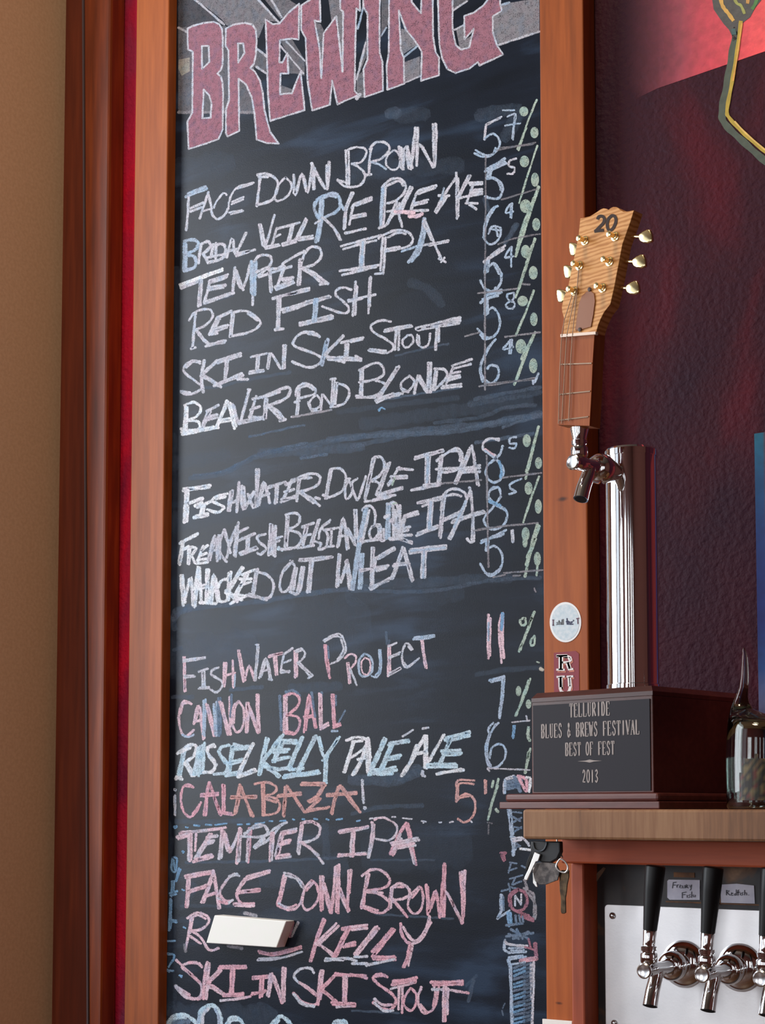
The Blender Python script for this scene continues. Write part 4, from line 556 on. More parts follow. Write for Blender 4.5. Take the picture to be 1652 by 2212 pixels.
# percentage column
def pct(label, items): return line(label, items, name='chalk_percentage')
def dot(k, crop, cx, cy, rx, ry, c='g', al=.85):
    ox, oy, s = CR[crop]; k.fill([[(ox+(cx+rx*math.cos(a*math.pi/8))/s, oy+(cy+ry*math.sin(a*math.pi/8))/s) for a in range(16)]], c, al)
PC = [('5.7%', [('B', '1270,205 1140,275; 1260,215 1150,265; 1140,270 1125,400', 'w', 4), ('B', '1130,390 1190,350 1240,380 1255,450 1200,520 1130,530 1050,490; 1220,470 1190,530 1110,545 1040,515', 'b', 4), ('B', '1320,205 1390,185 1375,300 1368,400; 1385,200 1360,390; 1300,280 1430,260; 1280,150 1380,150', 'b', 3.4), ('B', '1570,60 1500,230 1415,490; 1480,300 1405,480', 'g', 3.6)], [('B', 1460, 160, 38, 42), ('B', 1550, 340, 35, 48)]),
      ('5.5%', [('B', '1300,560 1170,640 1130,670; 1300,590 1140,650; 1310,600 1200,650', 'b', 5), ('B', '1180,630 1145,730; 1190,640 1165,730', 'b', 6), ('B', '1150,730 1220,730 1280,800 1255,890 1190,900 1130,880; 1160,720 1240,750 1265,830', 'b', 4.6), ('B', '1395,560 1340,580 1335,625 1380,640 1370,685 1320,690', 'w', 4), ('B', '1575,450 1500,680 1420,940', 'g', 3.4)], [('B', 1465, 585, 40, 50), ('B', 1555, 740, 34, 60)]),
      ('6.4%', [('B', '1240,965 1190,990 1130,1110 1125,1240 1180,1290 1250,1240 1260,1150 1190,1140 1160,1200; 1215,980 1150,1090 1115,1230; 1180,1160 1250,1170; 1220,1150 1240,1220', 'b', 4), ('B', '1340,950 1305,1020 1370,1010; 1360,940 1355,1065; 1350,945 1345,1060', 'b', 3.6), ('B', '1585,800 1500,1060 1390,1390; 1545,900 1450,1150 1400,1340', 'g', 5.5)], [('B', 1475, 965, 48, 58), ('B', 1565, 1120, 34, 55)]),
      ('second 5.4%', [('B', '1290,1330 1120,1440; 1270,1320 1150,1410; 1180,1400 1300,1300', 'w', 5), ('B', '1140,1440 1130,1530; 1160,1430 1150,1520', 'b', 6), ('B', '1130,1530 1200,1450 1260,1520 1270,1600; 1210,1460 1250,1540', 'b', 4.4), ('D', '1270,120 1260,210 1200,270 1130,250 1090,180; 1220,240 1190,290 1120,240', 'b', 4.6), ('B', '1345,1320 1300,1400 1370,1390; 1355,1310 1352,1480', 'b', 4), ('B', '1555,1240 1480,1480 1390,1740; 1530,1300 1420,1660; 1500,1380 1480,1400', 'g', 4.6)], [('B', 1475, 1350, 40, 56), ('D', 1540, 115, 38, 58)]),
      ('5.8%', [('D', '1270,280 1090,370; 1240,310 1110,340; 1270,260 1130,310', 'b', 5), ('D', '1130,330 1135,470; 1145,330 1150,460', 'b', 6), ('D', '1140,470 1190,410 1245,470 1255,570 1210,650 1140,660 1065,590; 1200,660 1130,680 1090,640', 'b', 4.2), ('D', '1375,285 1320,300 1330,345 1380,370 1370,415 1325,415 1310,380 1370,340 1375,285', 'b', 3.6), ('D', '1545,265 1480,440 1390,650', 'g', 4)], [('D', 1450, 355, 45, 45), ('D', 1545, 510, 32, 58)]),
      ('lower 6.4%', [('D', '1220,680 1150,770 1095,900 1110,1000 1180,1055 1240,1000 1240,920 1180,900 1150,930; 1170,740 1110,860 1090,950 1110,1040', 'b', 4.6), ('D', '1350,685 1285,765 1370,745; 1360,680 1350,800; 1345,685 1335,800', 'b', 4), ('D', '1545,640 1470,830 1380,1065; 1555,620 1440,850; 1510,720 1400,1010', 'g', 5)], [('D', 1435, 740, 45, 62), ('D', 1540, 905, 36, 64)]),
      ('upper 8.5%', [('F', '1280,170 1250,250 1150,340 1145,430 1200,480 1265,450 1285,360 1220,280 1130,210', 'b', 4.6), ('F', '1250,300 1270,380 1260,440', 'u', 5), ('F', '1395,95 1345,105 1340,150 1395,150 1380,190 1335,185', 'b', 3.8), ('F', '1585,5 1530,230 1475,450; 1570,60 1500,320 1480,390', 'g', 4.6)], [('F', 1485, 125, 35, 55), ('F', 1585, 315, 30, 50)]),
      ('8.5% beside the Belgian double', [('F', '1265,600 1250,530 1195,525 1160,590 1200,650 1290,700 1320,760 1280,850 1190,880 1130,830 1130,770 1200,690 1265,600; 1150,560 1170,640 1310,720; 1180,540 1240,520', 'b', 4.2), ('F', '1170,640 1260,680', 'u', 6), ('F', '1440,450 1350,490 1345,530 1395,560 1335,580', 'b', 3.8), ('F', '1590,430 1520,620 1455,820', 'g', 4)], [('F', 1500, 530, 34, 55), ('F', 1583, 685, 30, 62)]),
      ('5.1%', [('F', '1310,885 1095,995; 1270,930 1100,975; 1290,920 1160,960', 'b', 4.6), ('F', '1145,970 1140,1060; 1160,970 1155,1050', 'b', 5), ('F', '1140,1060 1200,1020 1260,1060 1280,1140 1250,1230 1180,1275 1130,1240 1090,1170; 1250,1220 1190,1260 1130,1250', 'b', 4.2), ('F', '1355,890 1365,990; 1368,885 1372,985', 'w', 4), ('F', '1575,830 1530,1000 1470,1280; 1590,850 1500,1100; 1560,960 1480,1180; 1550,950 1490,1120', 'g', 5.5), ('F', '1575,1180 1570,1270', 'g', 4)], [('F', 1475, 920, 34, 60), ('F', 1575, 1130, 30, 60), ('F', 1470, 990, 22, 45)]),
      ('11%', [('H', '1160,30 1155,220 1160,405; 1175,60 1170,380', 'p', 4.6), ('H', '1160,100 1160,250', 'b', 4), ('H', '1285,15 1280,200 1290,400; 1270,30 1250,150 1270,440; 1255,120 1290,380', 'p', 4.4), ('H', '1280,20 1270,160', 'u', 6), ('H', '1550,5 1490,160 1420,345; 1545,20 1430,330; 1460,60 1430,80 1440,120 1475,110 1470,60', 'g', 4.6), ('H', '1550,210 1520,250 1520,290 1550,280 1550,210', 'g', 4), ('H', '1570,430 1590,440', 'g', 3)], []),
      ('7%', [('H', '1165,590 1295,555; 1180,600 1290,575; 1295,560 1280,730 1255,910; 1280,570 1270,730 1250,900', 'b', 4.4), ('H', '1515,575 1460,730 1390,890; 1500,590 1400,880', 'g', 4.4)], [('H', 1415, 680, 24, 44), ('H', 1500, 790, 24, 40)]),
      ('lowest 6%', [('H', '1245,950 1200,1000 1150,1090 1135,1200 1160,1310 1220,1330 1290,1270 1305,1180 1260,1130 1190,1160 1170,1250; 1220,960 1160,1090 1150,1250 1180,1310; 1200,950 1160,1000 1170,1060', 'b', 4), ('H', '1385,975 1370,1080; 1375,975 1365,1070', 'u', 4), ('H', '1500,990 1495,1060 1510,1100', 'g', 6), ('H', '1515,1170 1490,1280 1470,1375; 1500,1200 1475,1370', 'g', 5)], []),
      ('salmon 5%', [('H', '1040,1440 900,1440 890,1530 885,1620; 1035,1470 910,1470 905,1600', 's', 4), ('J', '885,125 930,75 985,60 1040,110 1045,200 1010,270 950,300 900,270; 920,90 1000,75', 's', 4.2), ('H', '1130,1435 1130,1550; 1140,1440 1138,1545', 's', 3.8), ('H', '1200,1445 1190,1495', 'g', 5), ('H', '1245,1425 1210,1560 1170,1690', 'g', 4), ('J', '1240,-10 1190,140 1155,280; 1220,30 1160,260', 'g', 4), ('J', '1225,190 1240,210', 'g', 6)], [])]
for lab, items, dots in PC:
    k = Chalk()
    for crop, s, c, ww in items:
        for pts in cvt(crop, s): k.stroke(pts, ww, c, 1)
    for d in dots: dot(k, *d)
    k.build('chalk_percentage', CH, BOARDT, 'chalk figure %s in blue-white and green' % lab if 'salmon' not in lab else 'chalk figure 5.1% in salmon and green')
line('thin ruled chalk lines of the percentage column', [('B', '1230,490 1560,425; 1250,470 1540,440; 1270,910 1570,820; 1240,1290 1380,1240 1600,1200; 1135,540 1135,1000 1130,1600', 'o', 3, .55), ('D', '1070,290 1400,250; 960,655 1090,620; 1300,660 1600,620; 1080,1080 1300,1050 1560,1010; 1140,1060 1560,1020; 1130,1050 1130,1110; 1130,100 1130,1060; 1450,210 1510,215', 'o', 3.4, .8), ('D', '1585,970 1550,1050; 1540,1030 1540,1060', 'b', 4),
 ('F', '1280,440 1480,415 1610,400; 760,490 1100,460; 1070,880 1300,850 1580,825; 1040,890 1180,870; 1145,250 1150,700 1160,1200; 1200,1285 1300,1265; 1290,1250 1620,1225; 1370,1275 1430,1270; 1550,1380 1560,1410', 'o', 3.4, .75), ('H', '1150,1335 1510,1350; 1360,945 1510,930; 1480,890 1490,930; 1150,1340 1170,1360', 'w', 3, .8), ('J', '1150,300 1190,310; 1160,320 1160,400', 'o', 3, .5), ('H', '1600,490 1620,500', 'y', 6)], c='o', name='chalk_rule')['kind'] = 'stuff'
line('small blue upright chalk letters along the left edge', [('I', '90,600 80,700 115,715 125,610 90,600; 95,620 110,700; 155,700 120,800; 145,690 115,800; 85,800 80,930; 100,800 95,920; 65,905 130,885; 70,920 120,910; 70,950 60,1220; 80,960 72,1200; 70,1140 125,1150; 75,1130 120,1135', 'u', 4), ('I', '45,1310 110,1308; 50,1420 105,1435 55,1530; 45,1415 90,1420; 40,1560 95,1562; 45,1550 60,1570; 150,1600 165,1615', 'u', 4), ('I', '170,870 190,880; 180,1190 200,1200; 145,1600 170,1605', 'u', 3)], c='u', name='chalk_scribble')['kind'] = 'stuff'
line('chalk drawing of a tall bottle with a ringed N', [('J', '1330,190 1345,300 1360,420; 1345,200 1365,400', 'b', 6), ('J', '1355,420 1370,500 1370,580; 1375,430 1385,530', 'b', 6), ('H', '1290,1550 1300,1430 1380,1400; 1300,1440 1400,1410 1440,1440', 'w', 3.6), ('H', '1310,1450 1440,1440; 1310,1480 1430,1470; 1310,1510 1420,1490; 1380,1410 1430,1530', 'd', 7), ('H', '1410,1400 1480,1430 1480,1530; 1420,1420 1470,1520', 'k', 6), ('H', '1480,1415 1515,1425 1505,1535', 'h', 5),
 ('J', '1300,-60 1300,50', 'b', 5), ('J', '1360,440 1440,430 1500,480; 1370,460 1440,450; 1480,460 1505,500', 'w', 4), ('J', '1430,525 1515,535', 'h', 5), ('J', '1360,210 1440,220; 1360,250 1430,290; 1370,300 1440,260; 1370,340 1440,350; 1380,380 1440,340; 1400,480 1420,500; 1385,520 1430,500', 'd', 3.5), ('J', '1260,560 1310,560 1270,590; 1270,580 1290,630; 1290,560 1300,620', 'm', 4),
 ('J', '1340,640 1400,650; 1330,710 1400,690; 1440,670 1500,700; 1350,650 1330,730; 1340,780 1450,750; 1370,830 1440,800; 1340,850 1420,870; 1390,770 1360,830; 1330,820 1345,890', 'd', 3.4), ('J', '1410,870 1355,900 1335,960 1360,1030 1410,1055 1465,1030 1490,960 1465,895 1410,870; 1400,880 1350,930 1350,1010', 'm', 5.5), ('J', '1385,1010 1387,922; 1387,922 1435,1000; 1435,1000 1440,910', 'w', 3.6),
 ('J', '1265,915 1265,1060; 1275,920 1272,1050', 'b', 5), ('J', '1240,1115 1340,1050; 1240,1110 1270,1050; 1235,1120 1260,1090', 'b', 4.4), ('J', '1270,885 1330,870; 1285,930 1290,1050', 'd', 3.5), ('J', '1460,860 1500,885 1540,910 1550,1000 1545,1120; 1490,890 1555,1000 1555,1120; 1465,790 1490,870', 'o', 5), ('J', '1430,1070 1540,1120; 1400,1060 1500,1090; 1440,1100 1540,1140', 'm', 5), ('J', '1325,1070 1335,1180; 1345,1070 1350,1170', 'u', 8),
 ('J', '1390,1090 1395,1150; 1420,1090 1430,1150; 1450,1100 1455,1150', 'd', 4), ('J', '1310,1175 1450,1160; 1310,1270 1540,1240; 1350,1210 1500,1290; 1370,1290 1500,1230; 1330,1250 1420,1290; 1400,1210 1450,1290', 'd', 5), ('J', '1300,1300 1295,1380 1340,1410', 'b', 5), ('J', '1300,1310 1340,1340 1490,1350; 1310,1330 1480,1365', 'w', 4), ('J', '1340,1410 1480,1400; 1350,1390 1460,1385; 1330,1370 1450,1370', 'b', 4),
 ('J', '1555,1330 1570,1460', 'm', 7), ('J', '1570,1460 1430,1480; 1560,1450 1430,1470', 'k', 6), ('J', '1500,1290 1520,1370; 1470,1360 1540,1380', 'm', 4), ('J', '1320,1470 1480,1440; 1330,1510 1470,1490; 1330,1450 1450,1430', 'b', 4), ('J', '1345,1520 1355,1800 1360,2040; 1330,1480 1350,1530', 'b', 6), ('J', '1545,1490 1540,1700 1530,2040; 1520,1500 1525,1800', 'w', 5), ('J', '1280,1880 1300,1840; 1285,1940 1275,1900', 'd', 3, .6)], c='b', w=4)
k = Chalk()
for i in range(15):
    y = 1530+i*34
    for pts in cvt('J', '%d,%d %d,%d' % (1375, y+random.randint(0, 10), 1470, y-26+random.randint(-8, 8))): k.stroke(pts, 4.5, 'u' if i % 3 else 'd', .8)
    for pts in cvt('J', '1460,%d 1520,%d' % (y-10, y-34)): k.stroke(pts, 5, 'd', .6)
k.build('chalk_hatching', CH, BOARDT, 'blue chalk hatching inside the drawn bottle')['kind'] = 'stuff'

# ------------------------------------------------------------------ rest
# ------------------------------------------------------------------ mural motif (paint on the wall)
def patch(name, pts, cols, parent=None, Y=YB-.0006, mat=None, fan=None):
    me = bpy.data.meshes.new(name); vs = [W(x, y, Y) for x, y in pts]
    tris = tessellate_polygon([[Vector((x, -y, 0)) for x, y in pts]]); me.from_pydata([tuple(v) for v in vs], [], [tuple(t) for t in tris])
    ca = me.color_attributes.new('Col', 'FLOAT_COLOR', 'POINT')
    for i in range(len(pts)): ca.data[i].color = cols[i] if isinstance(cols, list) else cols
    o = link(name, me, mat or VCOL, parent); return o
def grid_patch(name, rows, Y, parent):     # rows of (x,y,color), equal lengths
    me = bpy.data.meshes.new(name); n = len(rows[0]); vs = [tuple(W(x, y, Y)) for r in rows for (x, y, c) in r]
    fs = [(i*n+j, i*n+j+1, (i+1)*n+j+1, (i+1)*n+j) for i in range(len(rows)-1) for j in range(n-1)]
    me.from_pydata(vs, [], fs); ca = me.color_attributes.new('Col', 'FLOAT_COLOR', 'POINT')
    for i, c in enumerate([c for r in rows for (_, _, c) in r]): ca.data[i].color = c
    return link(name, me, VCOL, parent)
def ca(r, g, b, a=1): return C3(r, g, b)[:3]+(a,)
MUR = thing('mural_flower', 'painted red panel and long-stemmed bud on the purple wall', 'mural', loc=tuple(W(1590, 340, YB-.001)))
def setp(o): o.matrix_parent_inverse = Matrix.Translation(o.parent.location).inverted(); return o
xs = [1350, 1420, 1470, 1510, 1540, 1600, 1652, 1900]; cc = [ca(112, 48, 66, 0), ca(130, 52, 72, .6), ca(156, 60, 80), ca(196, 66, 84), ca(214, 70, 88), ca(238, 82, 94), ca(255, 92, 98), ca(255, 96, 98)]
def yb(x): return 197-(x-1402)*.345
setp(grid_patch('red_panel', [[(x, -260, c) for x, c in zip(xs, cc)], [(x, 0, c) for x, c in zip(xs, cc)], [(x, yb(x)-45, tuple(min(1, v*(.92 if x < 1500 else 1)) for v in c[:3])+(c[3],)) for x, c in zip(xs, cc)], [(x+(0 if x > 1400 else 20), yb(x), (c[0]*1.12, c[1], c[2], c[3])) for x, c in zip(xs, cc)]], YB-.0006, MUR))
def ribbon(name, pts, w0, col, parent, Y, mat=None):
    pts = crom(pts, 6); me = bpy.data.meshes.new(name); vs = []; n = len(pts)
    for i, (x, y) in enumerate(pts):
        a = pts[max(i-1, 0)]; b = pts[min(i+1, n-1)]; dx, dy = b[0]-a[0], b[1]-a[1]; L = math.hypot(dx, dy); ww = w0*.5*(1+.12*math.sin(i*1.3))
        for u in (-1, 1): vs.append(tuple(W(x-dy/L*ww*u, y+dx/L*ww*u, Y)))
    me.from_pydata(vs, [], [(2*i, 2*i+1, 2*i+3, 2*i+2) for i in range(n-1)]); c_ = me.color_attributes.new('Col', 'FLOAT_COLOR', 'POINT')
    for i in range(len(vs)): c_.data[i].color = col
    o = link(name, me, mat or VCOL, parent)
    if parent: setp(o) 
    return o
ribbon('stem_outline', [(1592, 60), (1582, 110), (1570, 180), (1559, 240), (1566, 268), (1605, 306), (1652, 348), (1700, 385)], 15, C3(78, 90, 78), MUR, YB-.0010)  # dark green outline of the mural stem
ribbon('stem', [(1600, 45), (1592, 108), (1580, 181), (1570, 237), (1576, 256), (1608, 290), (1652, 327), (1700, 362)], 8, C3(196, 168, 62), MUR, YB-.0014)
ribbon('stem_light', [(1602, 50), (1594, 108), (1583, 175)], 3.6, C3(236, 176, 82), MUR, YB-.0018); ribbon('stem_light', [(1586, 262), (1612, 289), (1655, 326), (1700, 360)], 3.6, C3(240, 200, 110), MUR, YB-.0018)
setp(patch('bud', [(1530, -60), (1538, 0), (1541, 20), (1551, 35), (1563, 52), (1574, 64), (1580, 76), (1583, 90), (1591, 84), (1598, 56), (1608, 46), (1620, 37), (1630, 18), (1644, 0), (1660, -60)], C3(84, 84, 84), MUR, YB-.0010))
ribbon('bud_vein', [(1550, -60), (1557, 0), (1563, 17), (1572, 28), (1584, 45)], 8, C3(226, 178, 92), MUR, YB-.0014); ribbon('bud_vein', [(1570, -50), (1588, 2), (1600, 12), (1608, 30)], 6, C3(168, 172, 96), MUR, YB-.0014)
ribbon('bud_vein', [(1618, -50), (1615, 0), (1614, 8)], 7, C3(214, 160, 90), MUR, YB-.0014); ribbon('bud_vein', [(1650, -60), (1634, 0), (1624, 20)], 7, C3(84, 140, 76), MUR, YB-.0014)
ribbon('bud_vein', [(1584, 62), (1585, 75)], 9, C3(66, 102, 104), MUR, YB-.0014)
# ------------------------------------------------------------------ blue canvas at the right edge
YS = -.395                       # front plane of the shelf
SH = thing('canvas_panel', 'tall blue-edged painted canvas behind the glass bottle at right edge', 'painting', loc=tuple(W(1730, 1700, -.02)))
a, b = W(1629, 937, -.028), W(1640, 1748, -.028); x0 = a.x
obj('canvas', box_bm(x0, x0+.30, -.028, YB-.0005, 1.503, a.z, .002), plain('canvas_edge', C3(24, 60, 130), .5), SH)
me_rows = []
for z, c in [(a.z, C3(0, 100, 130)), (a.z-.07, C3(4, 80, 130)), (a.z-.16, C3(10, 52, 120)), (a.z-.30, C3(10, 30, 118)), (1.72, C3(22, 70, 140)), (1.66, C3(120, 124, 168)), (1.60, C3(66, 66, 130)), (1.54, C3(70, 60, 110)), (1.503, C3(40, 50, 100))]:
    me_rows.append([((x0+dx), z, cc_) for dx, cc_ in ((0, c), (.014, c), (.019, C3(96, 26, 40)), (.16, C3(130, 40, 40)), (.30, C3(80, 24, 44)))])
me = bpy.data.meshes.new('painting'); n = 5; me.from_pydata([(x, -.0286, z) for r in me_rows for (x, z, c) in r], [], [(i*n+j, i*n+j+1, (i+1)*n+j+1, (i+1)*n+j) for i in range(len(me_rows)-1) for j in range(n-1)])
c_ = me.color_attributes.new('Col', 'FLOAT_COLOR', 'POINT')
for i, c in enumerate([c for r in me_rows for (_, _, c) in r]): c_.data[i].color = c
setp(link('painted_face', me, FLATC, SH))
# ------------------------------------------------------------------ stickers and cards on the right frame post
YP = -.0245
st = thing('round_sticker', 'round white sticker with small dark script on right frame post', 'sticker', loc=tuple(W(1221, 1387, YP)))
def disc_bm(cx, cy, rx, ry, Y, th, seg=40):
    return prism_bm([W(cx+rx*math.cos(2*math.pi*i/seg), cy+ry*math.sin(2*math.pi*i/seg), Y) for i in range(seg)], Vector((0, th, 0)))
obj('sticker_rim', disc_bm(1221, 1344, 34, 43.5, YP-.0004, .0008), plain('white_vinyl', (.9, .92, .94, 1), .4), st)
obj('sticker_face', disc_bm(1221, 1344, 30, 39, YP-.0007, .0003), grainy('pale_blue_print', C3(196, 216, 228), C3(222, 232, 240), 160, .4, bump=0), st)
def ink(name, parent, groups, Y, mat=None):    # groups: (color, width, 'x,y x,y;...') in photo pixels on the wall-parallel plane Y
    vs, fs, cl = [], [], []
    for col, w0, s in groups:
        for seg in s.split(';'):
            pts = [tuple(map(float, p.split(','))) for p in seg.split()]
            if len(pts) < 2: continue
            n = len(pts); base = len(vs)
            for i, (x, y) in enumerate(pts):
                a_ = pts[max(i-1, 0)]; b_ = pts[min(i+1, n-1)]; dx, dy = b_[0]-a_[0], b_[1]-a_[1]; L = math.hypot(dx, dy) or 1
                for u in (-1, 1): vs.append(tuple(W(x-dy/L*w0*.5*u, y+dx/L*w0*.5*u, Y))); cl.append(col)
            fs += [(base+2*i, base+2*i+1, base+2*i+3, base+2*i+2) for i in range(n-1)]
    me = bpy.data.meshes.new(name); me.from_pydata(vs, [], fs); c_ = me.color_attributes.new('Col', 'FLOAT_COLOR', 'POINT')
    for i, c in enumerate(cl): c_.data[i].color = c
    return setp(link(name, me, mat or FLATC, parent))
def q(s, ox, oy, k): return ';'.join(' '.join('%.2f,%.2f' % (ox+float(p.split(',')[0])/k, oy+float(p.split(',')[1])/k) for p in seg.split()) for seg in s.split(';'))
NAVY = C3(52, 56, 92); PLUM = C3(104, 60, 84)
ink('sticker_script', st, [(PLUM, 2.2, q('270,545 270,670; 250,545 290,545; 250,670 290,670', 1170, 1290, 11.06)), (C3(70, 74, 84), 1.8, q('385,600 350,610 385,640 345,660; 410,550 410,660; 395,590 430,590; 450,590 450,660; 480,530 480,660; 510,520 510,660', 1170, 1290, 11.06)),
    (NAVY, 2.6, q('600,500 605,655; 575,590 640,570; 640,580 625,650 670,650 665,590 640,580; 690,590 740,580 700,610 690,650 750,640; 740,560 770,550', 1170, 1290, 11.06)), (PLUM, 2.2, q('820,515 890,500; 855,510 860,640', 1170, 1290, 11.06))], YP-.0012)
ms = thing('maroon_sticker', 'maroon rectangular sticker with white slab letters above the trophy', 'sticker', loc=tuple(W(1222, 1500, YP)))
obj('sticker_backing', prism_bm([W(1196, 1410, YP-.0004), W(1243, 1406, YP-.0004), W(1250, 1412, YP-.0004), W(1252, 1620, YP-.0004), W(1197, 1620, YP-.0004)], Vector((0, .0008, 0))), plain('maroon_vinyl', C3(138, 34, 52), .45), ms)
WH = (.93, .9, .9, 1); CRM = C3(206, 120, 100)
Rr = [('440,1400 440,1740', 7), ('470,1400 470,1740', 7), ('345,1410 600,1400 690,1440 700,1500 640,1550 480,1560', 4.6), ('350,1395 610,1390', 4.6), ('640,1440 670,1500', 5.5), ('600,1560 650,1700', 7.5), ('630,1560 680,1710', 6), ('345,1730 550,1735', 4.6), ('620,1725 750,1715', 4.4)]
Uu = [('430,1910 440,2150', 7.5), ('460,1900 460,2150', 6.5), ('350,1905 550,1895', 4.6), ('640,1910 655,2130', 5), ('670,1900 690,2120', 4.6), ('590,1900 750,1890', 4.4), ('430,2150 460,2250 560,2300 650,2250 690,2110', 6)]
ink('sticker_shadow_lettering', ms, [(CRM, w_, q(' '.join('%f,%f' % (float(p.split(',')[0])+28, float(p.split(',')[1])+42) for p in s.split()), 1170, 1290, 11.06)) for s, w_ in Rr+Uu], YP-.0009)
ink('sticker_lettering', ms, [(WH, w_, q(s, 1170, 1290, 11.06)) for s, w_ in Rr+Uu], YP-.0013)
wc = obj('paper_card', prism_bm([W(1171, 2201, -.030), W(1235, 2206, -.030), W(1236, 2290, -.030), W(1172, 2290, -.030)], Vector((0, .004, 0)), .0005), WHITEP)
tag(wc, 'white paper card at the foot of the right frame post', 'card')
er = obj('block_eraser', prism_bm([W(463, 1977, -.026), W(618, 1990, -.026), W(597, 2047, -.026), W(445, 2037, -.026)], Vector((0, .0258, 0)), .0015), WHITEP)
tag(er, 'white rectangular block stuck on the board over a pink chalk word', 'eraser')
# ------------------------------------------------------------------ shelf and tap cabinet
SHZ = 1.5
xs0 = W(1128, 1780, YS).x; zb_ = W(1400, 1816, YS).z
sh = obj('shelf', box_bm(xs0, -.25, YS, YB-.0005, zb_, SHZ, .004), SHELFW)
tag(sh, 'thick oak shelf with rounded edge carrying the trophy and bottle', 'shelf')
CAB = thing('tap_cabinet', 'redwood framed tap cabinet under the shelf with steel plate', 'cabinet', loc=(-.7, -.2, 0))
YR, YF_, YPAN = -.290, -.262, -.222
x_r = W(1210, 1840, YR).x
obj('top_rail', box_bm(x_r, -.25, YR, -.205, W(1400, 1869, YR).z, zb_-.0003, .003), REDWOOD, CAB)
x_p0, x_p1 = W(1233, 2000, YF_).x, W(1262, 2000, YF_).x
obj('corner_post', box_bm(x_p0, x_p1, YF_, -.2045, 0, W(1400, 1869, YR).z-.0005, .003), REDWOODV, CAB)
def panel_mat():
    N = NT('scuffed_black_panel'); v = tc(N, (1, 1, 1)); n = N.n('ShaderNodeTexNoise', i_Scale=16, i_Detail=5, i_Distortion=.6); N.l(v, n.inputs['Vector'])
    N.l(ramp(N, n.outputs[0], [(.40, C3(46, 46, 50)), (.58, C3(62, 58, 58)), (.66, C3(104, 76, 54)), (.74, C3(150, 116, 84))]), N.b.inputs['Base Color']); N.b.inputs['Roughness'].default_value = .55; return N.m
obj('black_panel', box_bm(x_p1+.0005, -.25, YPAN, YPAN+.015, .0, W(1400, 1869, YR).z-.0005), panel_mat(), CAB)
obj('cabinet_body', box_bm(x_p0+.001, -.25, -.204, YB-.0005, 0, zb_-.0003), REDWOODV, CAB)
# steel plate with rounded corner
pl, prt, pt, pb = W(1306, 2000, YPAN-.003).x, -.27, W(1400, 1957.5, YPAN-.003).z, W(1326, 2222, YPAN-.003).z
bm = bmesh.new(); r = .006; loop = []
for cx, cz, a0 in ((pl+r, pt-r, 180), (prt-r, pt-r, 90), (prt-r, pb+r, 0), (pl+r, pb+r, -90)):
    for kk in range(6): an = math.radians(a0-kk*18); loop.append(Vector((cx+r*math.cos(an), YPAN-.003, cz+r*math.sin(an))))
plate = obj('steel_plate', prism_bm(loop, Vector((0, .0028, 0)), .0004), STEEL, CAB)
for sx, sy in ((1323, 1978), (1327, 2210)):
    p = W(sx, sy, YPAN-.003); bmS = lathe(p, (0, -1, 0), [(0, .0052), (.0012, .0052), (.0032, .0038), (.0042, .0015)], 16); o = obj('screw', bmS, CHROME2, None, True); o.parent = plate
    o.matrix_parent_inverse = plate.matrix_basis.inverted() if False else Matrix.Translation(CAB.location).inverted() @ Matrix.Identity(4)
    o.matrix_parent_inverse = Matrix.Identity(4)
# rust-brown batten strip and tape remnants
rust = grainy('rusty_tape', C3(84, 56, 38), C3(128, 86, 52), 70, .7)
for i, (u0, v0, u1, v1) in enumerate([(1438, 1946, 1652, 1957), (1455, 1884, 1500, 1896), (1545, 1898, 1556, 1955)]):
    A = W(u0, v0, YPAN-.0008); B = W(u1, v1, YPAN-.0008); obj('tape_remnant', box_bm(A.x, B.x, YPAN-.0012, YPAN-.0001, min(A.z, B.z), max(A.z, B.z)), rust, CAB)
o = obj('tape_remnant', prism_bm([W(1282, 1893, YPAN-.0012), W(1303, 1873, YPAN-.0012), W(1308, 1876, YPAN-.0012), W(1288, 1905, YPAN-.0012)], Vector((0, .0010, 0))), grainy('pale_tape', C3(120, 96, 78), C3(150, 124, 104), 90, .7), CAB)
paper = grainy('label_paper', C3(196, 196, 214), C3(214, 214, 228), 60, .6, bump=0)
INK = C3(40, 40, 58)
l1 = thing('paper_label', 'white paper label reading Freaky Fish between the first two tap handles', 'label', 'paper beer labels above the taps', loc=tuple(W(1475, 1944, YPAN-.001)))
obj('label_paper', prism_bm([W(*p, YPAN-.0014) for p in ((1441, 1903), (1444, 1900), (1511, 1901), (1511, 1944), (1446, 1943.5), (1441, 1939))], Vector((0, .0009, 0))), paper, l1)
ink('handwriting', l1, [(INK, 1.8, q('530,320 520,390; 525,320 570,315; 525,350 560,350; 575,345 575,380; 575,355 595,345; 605,370 630,360 615,345 605,380 635,385; 645,355 645,385 670,385 672,350; 675,355 680,388; 690,340 690,385; 690,370 710,350; 695,370 715,388; 730,350 735,380 755,345; 755,345 745,400 735,415; 640,440 640,510; 635,445 690,435; 640,470 680,465; 700,470 700,505; 740,465 718,475 740,495 715,505; 755,430 755,505; 757,480 775,470 778,500; 800,470 795,500', 1360, 1850, 5.657))], YPAN-.0019)
l2 = thing('paper_label', 'white paper label reading Redfish between second and third tap handles', 'label', 'paper beer labels above the taps', loc=tuple(W(1593, 1952, YPAN-.001)))
obj('label_paper', prism_bm([W(*p, YPAN-.0014) for p in ((1556, 1911), (1590, 1909), (1628, 1913), (1630, 1952), (1557, 1950))], Vector((0, .0009, 0))), paper, l2)
